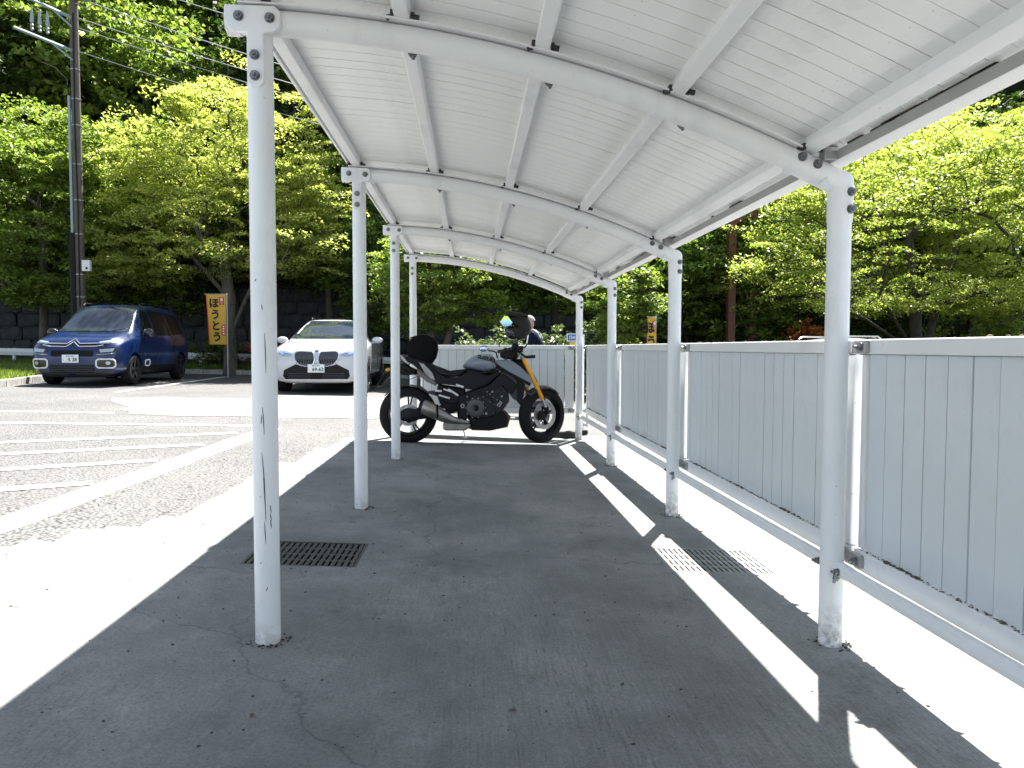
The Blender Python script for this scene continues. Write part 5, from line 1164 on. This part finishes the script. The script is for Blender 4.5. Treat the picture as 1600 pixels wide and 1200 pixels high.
shrub('glossy_shrub',2.35,19.0,'pale leaved shrub above the far fence between the person and the blue notice',(1.0,.8,1.0),90,55,.045,L_gloss,32)
shrub('azalea_bush',-6.75,24.9,'azalea bush with bright pink flowers beside the nearest left post',(.62,.5,.65),60,50,.035,L_mid,33,14)
shrub('azalea_bush',-1.75,24.9,'azalea bush with a few red flowers left of the black tail bag',(.6,.5,.62),55,50,.035,L_mid,34,10)
shrub('dark_shrub',-8.1,24.9,'dark green shrub at the foot of the yellow banner',(.9,.5,.70),90,55,.04,L_mid,35)
shrub('dark_shrub',-10.6,25.2,'low green shrub at the foot of the wall behind the blue van',(1.0,.5,.6),80,50,.04,L_mid,36)
shrub('red_leaf_shrub',9.55,20.8,'orange red leaved bush left of the nearest right post',(.55,.6,.65),70,45,.045,L_red,37,zc_=1.45)
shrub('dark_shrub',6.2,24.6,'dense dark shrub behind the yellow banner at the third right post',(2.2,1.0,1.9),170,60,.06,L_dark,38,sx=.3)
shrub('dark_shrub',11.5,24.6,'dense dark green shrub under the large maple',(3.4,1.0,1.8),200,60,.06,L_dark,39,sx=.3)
shrub('bright_shrub',16.2,22.4,'bright green shrub under the large maple at the right edge',(2.0,1.0,1.5),150,60,.06,L_spring,40,sx=.3)
shrub('bright_shrub',-4.2,26.2,'green shrub behind the white car below the retaining wall',(1.3,.6,1.25),110,55,.05,L_mid,41,sx=.22)
for k,(sx_,lb) in enumerate(((-19,'left of the utility pole'),(-15.2,'just left of the utility pole'),(-11.6,'behind the utility pole'),(-8.6,'behind the lime maple trunk'),(-5.8,'above the white car'),(-3.2,'right of the white car'),(-.4,'behind the twin trunk tree'),(2.2,'near the wall end'))):
    s_=shrub('wall_top_shrub',sx_,28.2,'dark shrub overhanging the top of the retaining wall '+lb,(1.9,.8,1.0),110,45,.075,L_dark if k%2 else L_mid,60+k,sx=.35); s_.location.z=3.1
# -- terrain: verge, far slope, mountain
V=[];F=[]; 
def terr(x,y):
    if y<28.3: return g(x,y)
    fx=1 if x<12 else max(.22,1-(x-12)/38)
    base=3.45 if x<-1 else max(.1,3.45-.25*(x+1))
    t=y-28.3
    return g(x,28)*0+ base*min(1,.999+t) *1.0 + fx*(.80*t*(1 if t<40 else 1)) + .5*math.sin(x*.5)*math.sin(y*.33)*min(1,t/4)
xs=lin(-110,110,4); ys=[28.18,28.4]+lin(30,110,4)
for y in ys:
    for x in xs: V.append((x,y,terr(x,y) if y>28.3 else -1.0))
n=len(xs)
for j in range(len(ys)-1):
    for i in range(n-1): a=j*n+i; F.append((a,a+1,a+n+1,a+n))
me=bpy.data.meshes.new('forest_slope'); me.from_pydata(V,[],F); me.materials.append(M_soil); me.shade_smooth(); o=bpy.data.objects.new('forest_slope',me); COL.objects.link(o); o['kind']='structure'
r=np.random.default_rng(77); UC=[]
for i in range(5200):
    y=28.5+r.uniform()**1.6*40; x=r.uniform(-.72*y-2,.75*y); UC.append((x,y,terr(x,y)+.12))
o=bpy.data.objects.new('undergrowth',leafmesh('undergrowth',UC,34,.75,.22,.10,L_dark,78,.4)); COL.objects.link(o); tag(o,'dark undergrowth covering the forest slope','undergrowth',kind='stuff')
UC=[]
for i in range(1500):
    x=r.uniform(2.5,26); y=r.uniform(23.5,29.5); UC.append((x,y,g(x,y)+.2))
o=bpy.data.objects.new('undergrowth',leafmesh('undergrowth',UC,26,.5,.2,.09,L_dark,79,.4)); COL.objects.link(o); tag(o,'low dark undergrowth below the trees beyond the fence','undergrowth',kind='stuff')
# verge sheets (raised 10 cm behind the kerbs)
def poly_sheet(name,poly,m,dz,cell=.7):
    bm=bmesh.new(); bm.faces.new([bm.verts.new((x,y,0)) for x,y in poly]); bmesh.ops.triangulate(bm,faces=bm.faces)
    for _ in range(5): bmesh.ops.subdivide_edges(bm,edges=[e for e in bm.edges if e.calc_length()>cell*1.6],cuts=1); bmesh.ops.triangulate(bm,faces=[f for f in bm.faces if len(f.verts)>3])
    for v in bm.verts: v.co.z=g(v.co.x,v.co.y)+dz
    me=bpy.data.meshes.new(name); bm.to_mesh(me); bm.free(); me.materials.append(m); o=bpy.data.objects.new(name,me); COL.objects.link(o); o['kind']='structure'; return o
VP1=[(-9.68,13.0),(-9.93,16.45),(-10.25,18.0),(-10.7,20),(-10.73,24.2),(-30,24.2),(-30,12)]
VP2=[(-30,24.25),(-10.5,24.25),(-9,24.3),(-6,24.45),(-2,24.5),(2.2,24.5),(2.2,28.2),(-30,28.2)]
poly_sheet('verge',VP1,M_grass,.12); poly_sheet('verge',VP2,M_grass,.12)
poly_sheet('forest_floor',[(2.2,23.2),(4.5,22.2),(22,21),(40,20),(40,34),(2.2,30)],M_soil,.05,1.5)
def inside(p,poly):
    c=False;j=len(poly)-1
    for i in range(len(poly)):
        if (poly[i][1]>p[1])!=(poly[j][1]>p[1]) and p[0]<(poly[j][0]-poly[i][0])*(p[1]-poly[i][1])/(poly[j][1]-poly[i][1])+poly[i][0]: c=not c
        j=i
    return c
def grass(name,poly,box,nb,h,m,seed):
    r=random.Random(seed); V=[];F=[];k=0
    while k<nb:
        x=r.uniform(box[0],box[2]); y=r.uniform(box[1],box[3])
        if not inside((x,y),poly): continue
        z=g(x,y)+.12; a=r.uniform(0,PI); w_=r.uniform(.008,.02); hh=h*r.uniform(.4,1.3); dx=math.cos(a)*w_; dy=math.sin(a)*w_; lx=r.uniform(-.05,.05); ly=r.uniform(-.05,.05)
        o=len(V); V+=[(x-dx,y-dy,z-.01),(x+dx,y+dy,z-.01),(x+lx,y+ly,z+hh)]; F.append((o,o+1,o+2)); k+=1
    me=npmesh(name,V,F,m,3); o=bpy.data.objects.new(name,me); COL.objects.link(o); return o
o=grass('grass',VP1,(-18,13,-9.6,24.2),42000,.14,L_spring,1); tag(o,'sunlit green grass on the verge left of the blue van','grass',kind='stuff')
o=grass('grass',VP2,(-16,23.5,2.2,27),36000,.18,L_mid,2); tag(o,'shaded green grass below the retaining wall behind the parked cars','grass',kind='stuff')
# -- forest on the slope: shared meshes, every tree its own object
protos=[]
for k,(c,rad,M,lm,ht) in enumerate((((0,0,6.2),(2.7,2.7,3.4),230,L_dark,3.5),((0,0,6.8),(2.3,2.3,4.4),240,L_mid,4),((0,0,5.6),(3.1,3.0,3.0),230,L_dark,3),((0,0,6.0),(2.6,2.6,3.6),220,L_spring,3.2))):
    P=crownpts(c,rad,M,100+k,.4,.3,.8)
    protos.append((branchmesh('trunk',(0,0,-.8),[[(.1,0,1.5),(.0,.1,ht),(0,0,ht+2)]],P,.17,M_bark2,100+k,5,.012),leafmesh('crown',P,48,.62,.20,.135,lm,100+k,.55,.1)))
rf=random.Random(3); cntf=0
FL2=['dark forest tree,','mid green forest tree,','broad dark forest tree,','light green forest tree,']
def forest_tree(x,y,z,k,s,label,rot=None):
    e=empty('forest_tree',(x,y,z),rf.uniform(0,6.28) if rot is None else rot,label,'tree','forest trees on the slope and beyond the wall'); e.scale=(s,s,s*rf.uniform(.9,1.2))
    inst('trunk',protos[k][0],e); inst('crown',protos[k][1],e)
rows=[(29.3,3.6),(32.5,4.0),(36.5,4.4),(41,4.8),(46.5,5.4),(53,6.2),(61,7.2),(71,8.6),(84,10)]
used=set()
for (y,sp) in rows:
    x=-.72*y-4
    while x<.66*y:
        xx=x+rf.uniform(-1,1); yy=y+rf.uniform(-1.2,1.2)
        if not (xx/yy>.50 and yy>39):
            if xx<4 or yy<36 or rf.random()<.8:
                px=735+xx/yy*1177
                if (640<px<1330 and yy>38) or px<-70: x+=sp; continue
                k=rf.choice((0,1,2,1,3,2) if yy<40 else (0,1,2,0,1,2)); s=rf.uniform(.75,1.15)*(1 if yy<50 else 1.25)
                col=next(c for lim,c in ((40,'at the left picture edge'),(110,'left of the utility pole'),(250,'right of the utility pole'),(400,'above the banner'),(560,'right of the nearest left post'),(640,'by the third left post'),(900,'behind the far fence'),(1050,'by the third right post'),(1290,'by the brown frames'),(1450,'behind the big maple'),(9999,'at the right edge')) if px<lim)
                ri=[r_[0] for r_ in rows].index(y); where=('just above the wall ','second row up the slope ','third row up the slope ','fourth row up the slope ','fifth row up the slope ','sixth row up the slope ','seventh row up the slope ','near the slope top ','highest row on the slope ')[ri]+col
                if FL2[k]+' '+where in used: k=next((q_ for q_ in range(4) if FL2[q_]+' '+where not in used),0)
                used.add(FL2[k]+' '+where)
                forest_tree(xx,yy,terr(xx,max(yy,28.5))-.2,k,s,FL2[k]+' '+where)
        x+=sp
for k,(xx,yy,s,kk) in enumerate(((19.5,28.5,.72,1),(23.5,31.5,.8,3),(21.8,27.0,.6,0),(26.5,35.5,.85,1))):
    forest_tree(xx,yy,g(xx,28)-.1,kk,s,('mid green forest tree filling the gap behind the big maple on its right','light green forest tree far right behind the big maple','small dark forest tree low at the right edge behind the big maple','taller mid green forest tree farthest back at the right edge')[k])
# far mountain
V=[];F=[];mx=lin(90,420,15); my=lin(150,330,15)
def mtn(x,y): 
    r_=math.hypot((x-120)/150,(y-300)/150); return max(-2,150*math.exp(-r_*r_*.9)) + 5*math.sin(x*.06)*math.sin(y*.05)
for y in my:
    for x in mx: V.append((x,y,mtn(x,y)))
n=len(mx)
for j in range(len(my)-1):
    for i in range(n-1): a=j*n+i; F.append((a,a+1,a+n+1,a+n))
M_mt=mat('mountain_ground',(.012,.022,.012),.95,var=.5,vscale=.1)
me=bpy.data.meshes.new('mountain'); me.from_pydata(V,[],F); me.materials.append(M_mt); me.shade_smooth(); o=bpy.data.objects.new('mountain',me); COL.objects.link(o); o['kind']='structure'
r=np.random.default_rng(5); C=[]
while len(C)<9000:
    x=r.uniform(95,260); y=r.uniform(160,300)
    if .50<x/y<.85:
        h=r.uniform(4,9); z=mtn(x,y)
        for t in (.25,.5,.75,1.0): C.append((x,y,z+h*t,(1.05-t)*2.4))
C=np.array(C); n_=14; c=np.repeat(C,n_,0); N_=len(c); off=r.normal(0,.55,(N_,3))*c[:,3:4]; off[:,2]*=.6; p=c[:,:3]+off
a=r.normal(0,1,(N_,3)); a/=np.linalg.norm(a,axis=1)[:,None]; b=np.cross(a,r.normal(0,1,(N_,3))); b/=np.linalg.norm(b,axis=1)[:,None]; s=1.1
V=np.stack([p-a*s,p+b*s*.6,p+a*s,p-b*s*.6],1).reshape(-1,3)
o=bpy.data.objects.new('mountain_forest',npmesh('mountain_forest',V,np.arange(len(V)).reshape(-1,4),L_con)); COL.objects.link(o); tag(o,'far conifer forest on the mountain at the top right','forest',kind='stuff')
# flat land filling between the lot and the far mountain
fl=MB().add([(-300,110.5,-1.2),(500,110.5,-1.2),(500,600,-1.2),(-300,600,-1.2)],[(0,1,2,3)]).build('valley_ground',M_mt); fl['kind']='structure'
fl=MB().add([(-400,-400,-1.0),(400,-400,-1.0),(400,110.4,-1.0),(-400,110.4,-1.0)],[(0,1,2,3)]).build('ground',M_soil); fl['kind']='structure'
# ---------------------------------------------------------------- utility pole and wires
up=empty('utility_pole',(-10.95,21.9,g(-11.0,21.9)+.12),0,'grey utility pole with black lower sheath, crossarms and wires behind the blue van','utility pole')
up.scale=(.90,.90,.895)
M_pole=mat('weathered_pole',(.12,.105,.09),.85,var=.35,vscale=3,stretch=(4,4,.4)); M_arm=mat('pale_blue_steel',(.28,.34,.38),.5,.4)
MB().tube([(0,0,0),(0,0,13.5)],[.145,.115],20).build('pole',M_pole,up,True)
MB().tube([(-.17,-.06,.05),(-.17,-.06,4.3)],.115,16).build('black_sheath',M_black,up,True); MB().tube([(-.165,-.08,4.3),(-.165,-.08,8.5)],.045,12).build('grey_conduit',M_arm,up,True)
MB().tube([(-.16,-.08,8.5),(-.22,-.1,9.0),(-.5,-.2,9.3),(-.85,-.3,9.42)],.018,8).build('cable',M_tyre,up,True)
MB().tube([(.04,-.15,2.0),(.06,-.15,5),(.02,-.14,7.5),(.05,-.14,11)],.022,6).build('cable',M_black,up,True)
MB().box((.27,-.14,3.28),(.24,.14,.34)).build('meter_box',M_satin,up,bevel=.01); MB().cyl((.30,-.22,3.2),(.30,-.205,3.2),.035,n=12).build('meter_dial',M_black,up)
MB().box((.16,-.1,11.75),(.62,.4,.62)).build('switch_box',M_arm,up,bevel=.03)
for z,l in ((9.95,1.5),(10.95,1.35)):
    MB().tube([(0,-.12,z-.1),(-l,-.5,z+.42)],.05,4).build('crossarm',M_arm,up); MB().tube([(0,-.12,z-.38),(-l*.35,-.25,z+.06)],.03,6).build('arm_brace',M_arm,up)
for k in range(3):
    x=-.62-.2*k; MB().lathe([(.02,0),(.055,.05),(.03,.1),(.055,.16),(.03,.22),(.055,.28),(.02,.7)],(x,-.32-.05*k,10.25+.03*k),'Z',10).build('insulator',M_arm,up,True)
for z in (.9,2.3,3.0,4.25,5.3,6.4,7.6,8.4,9.3): MB().lathe([(.152-.0022*z,0),(.158-.0022*z,0),(.158-.0022*z,.03),(.152-.0022*z,.03)],(0,0,z),'Z',20,True).build('band',M_grey,up)
def wire(a,b,sag,r_=.012):
    P=[]
    for i in range(15): t=i/14; P.append((a[0]+(b[0]-a[0])*t,a[1]+(b[1]-a[1])*t,a[2]+(b[2]-a[2])*t-sag*4*t*(1-t)))
    MB().tube(P,r_,5).build('wire',M_wire,up,True)
M_wire=mat('wire_grey',(.30,.31,.34),.4,.3)
for a,b,sg_,rr_ in (((.1,0,11.5),(22,4,7.4),.5,.016),((.1,0,10.9),(22,4,7.0),.45,.016),((.1,0,10.6),(22,3,6.2),.5,.012),((.3,0,12.4),(22,5,9.2),.5,.014),((-.1,0,11.6),(-14,-3,14.5),.4,.014),((-.1,0,12.1),(-14,-5,15.6),.4,.014),((.05,0,9.9),(24,2,4.9),.5,.010)): wire(a,b,sg_,rr_)
MB().tube([(.1,-.1,11.3),(.45,-.1,11.15),(.75,-.1,11.35)],.02,6).build('jumper',M_wire,up,True)
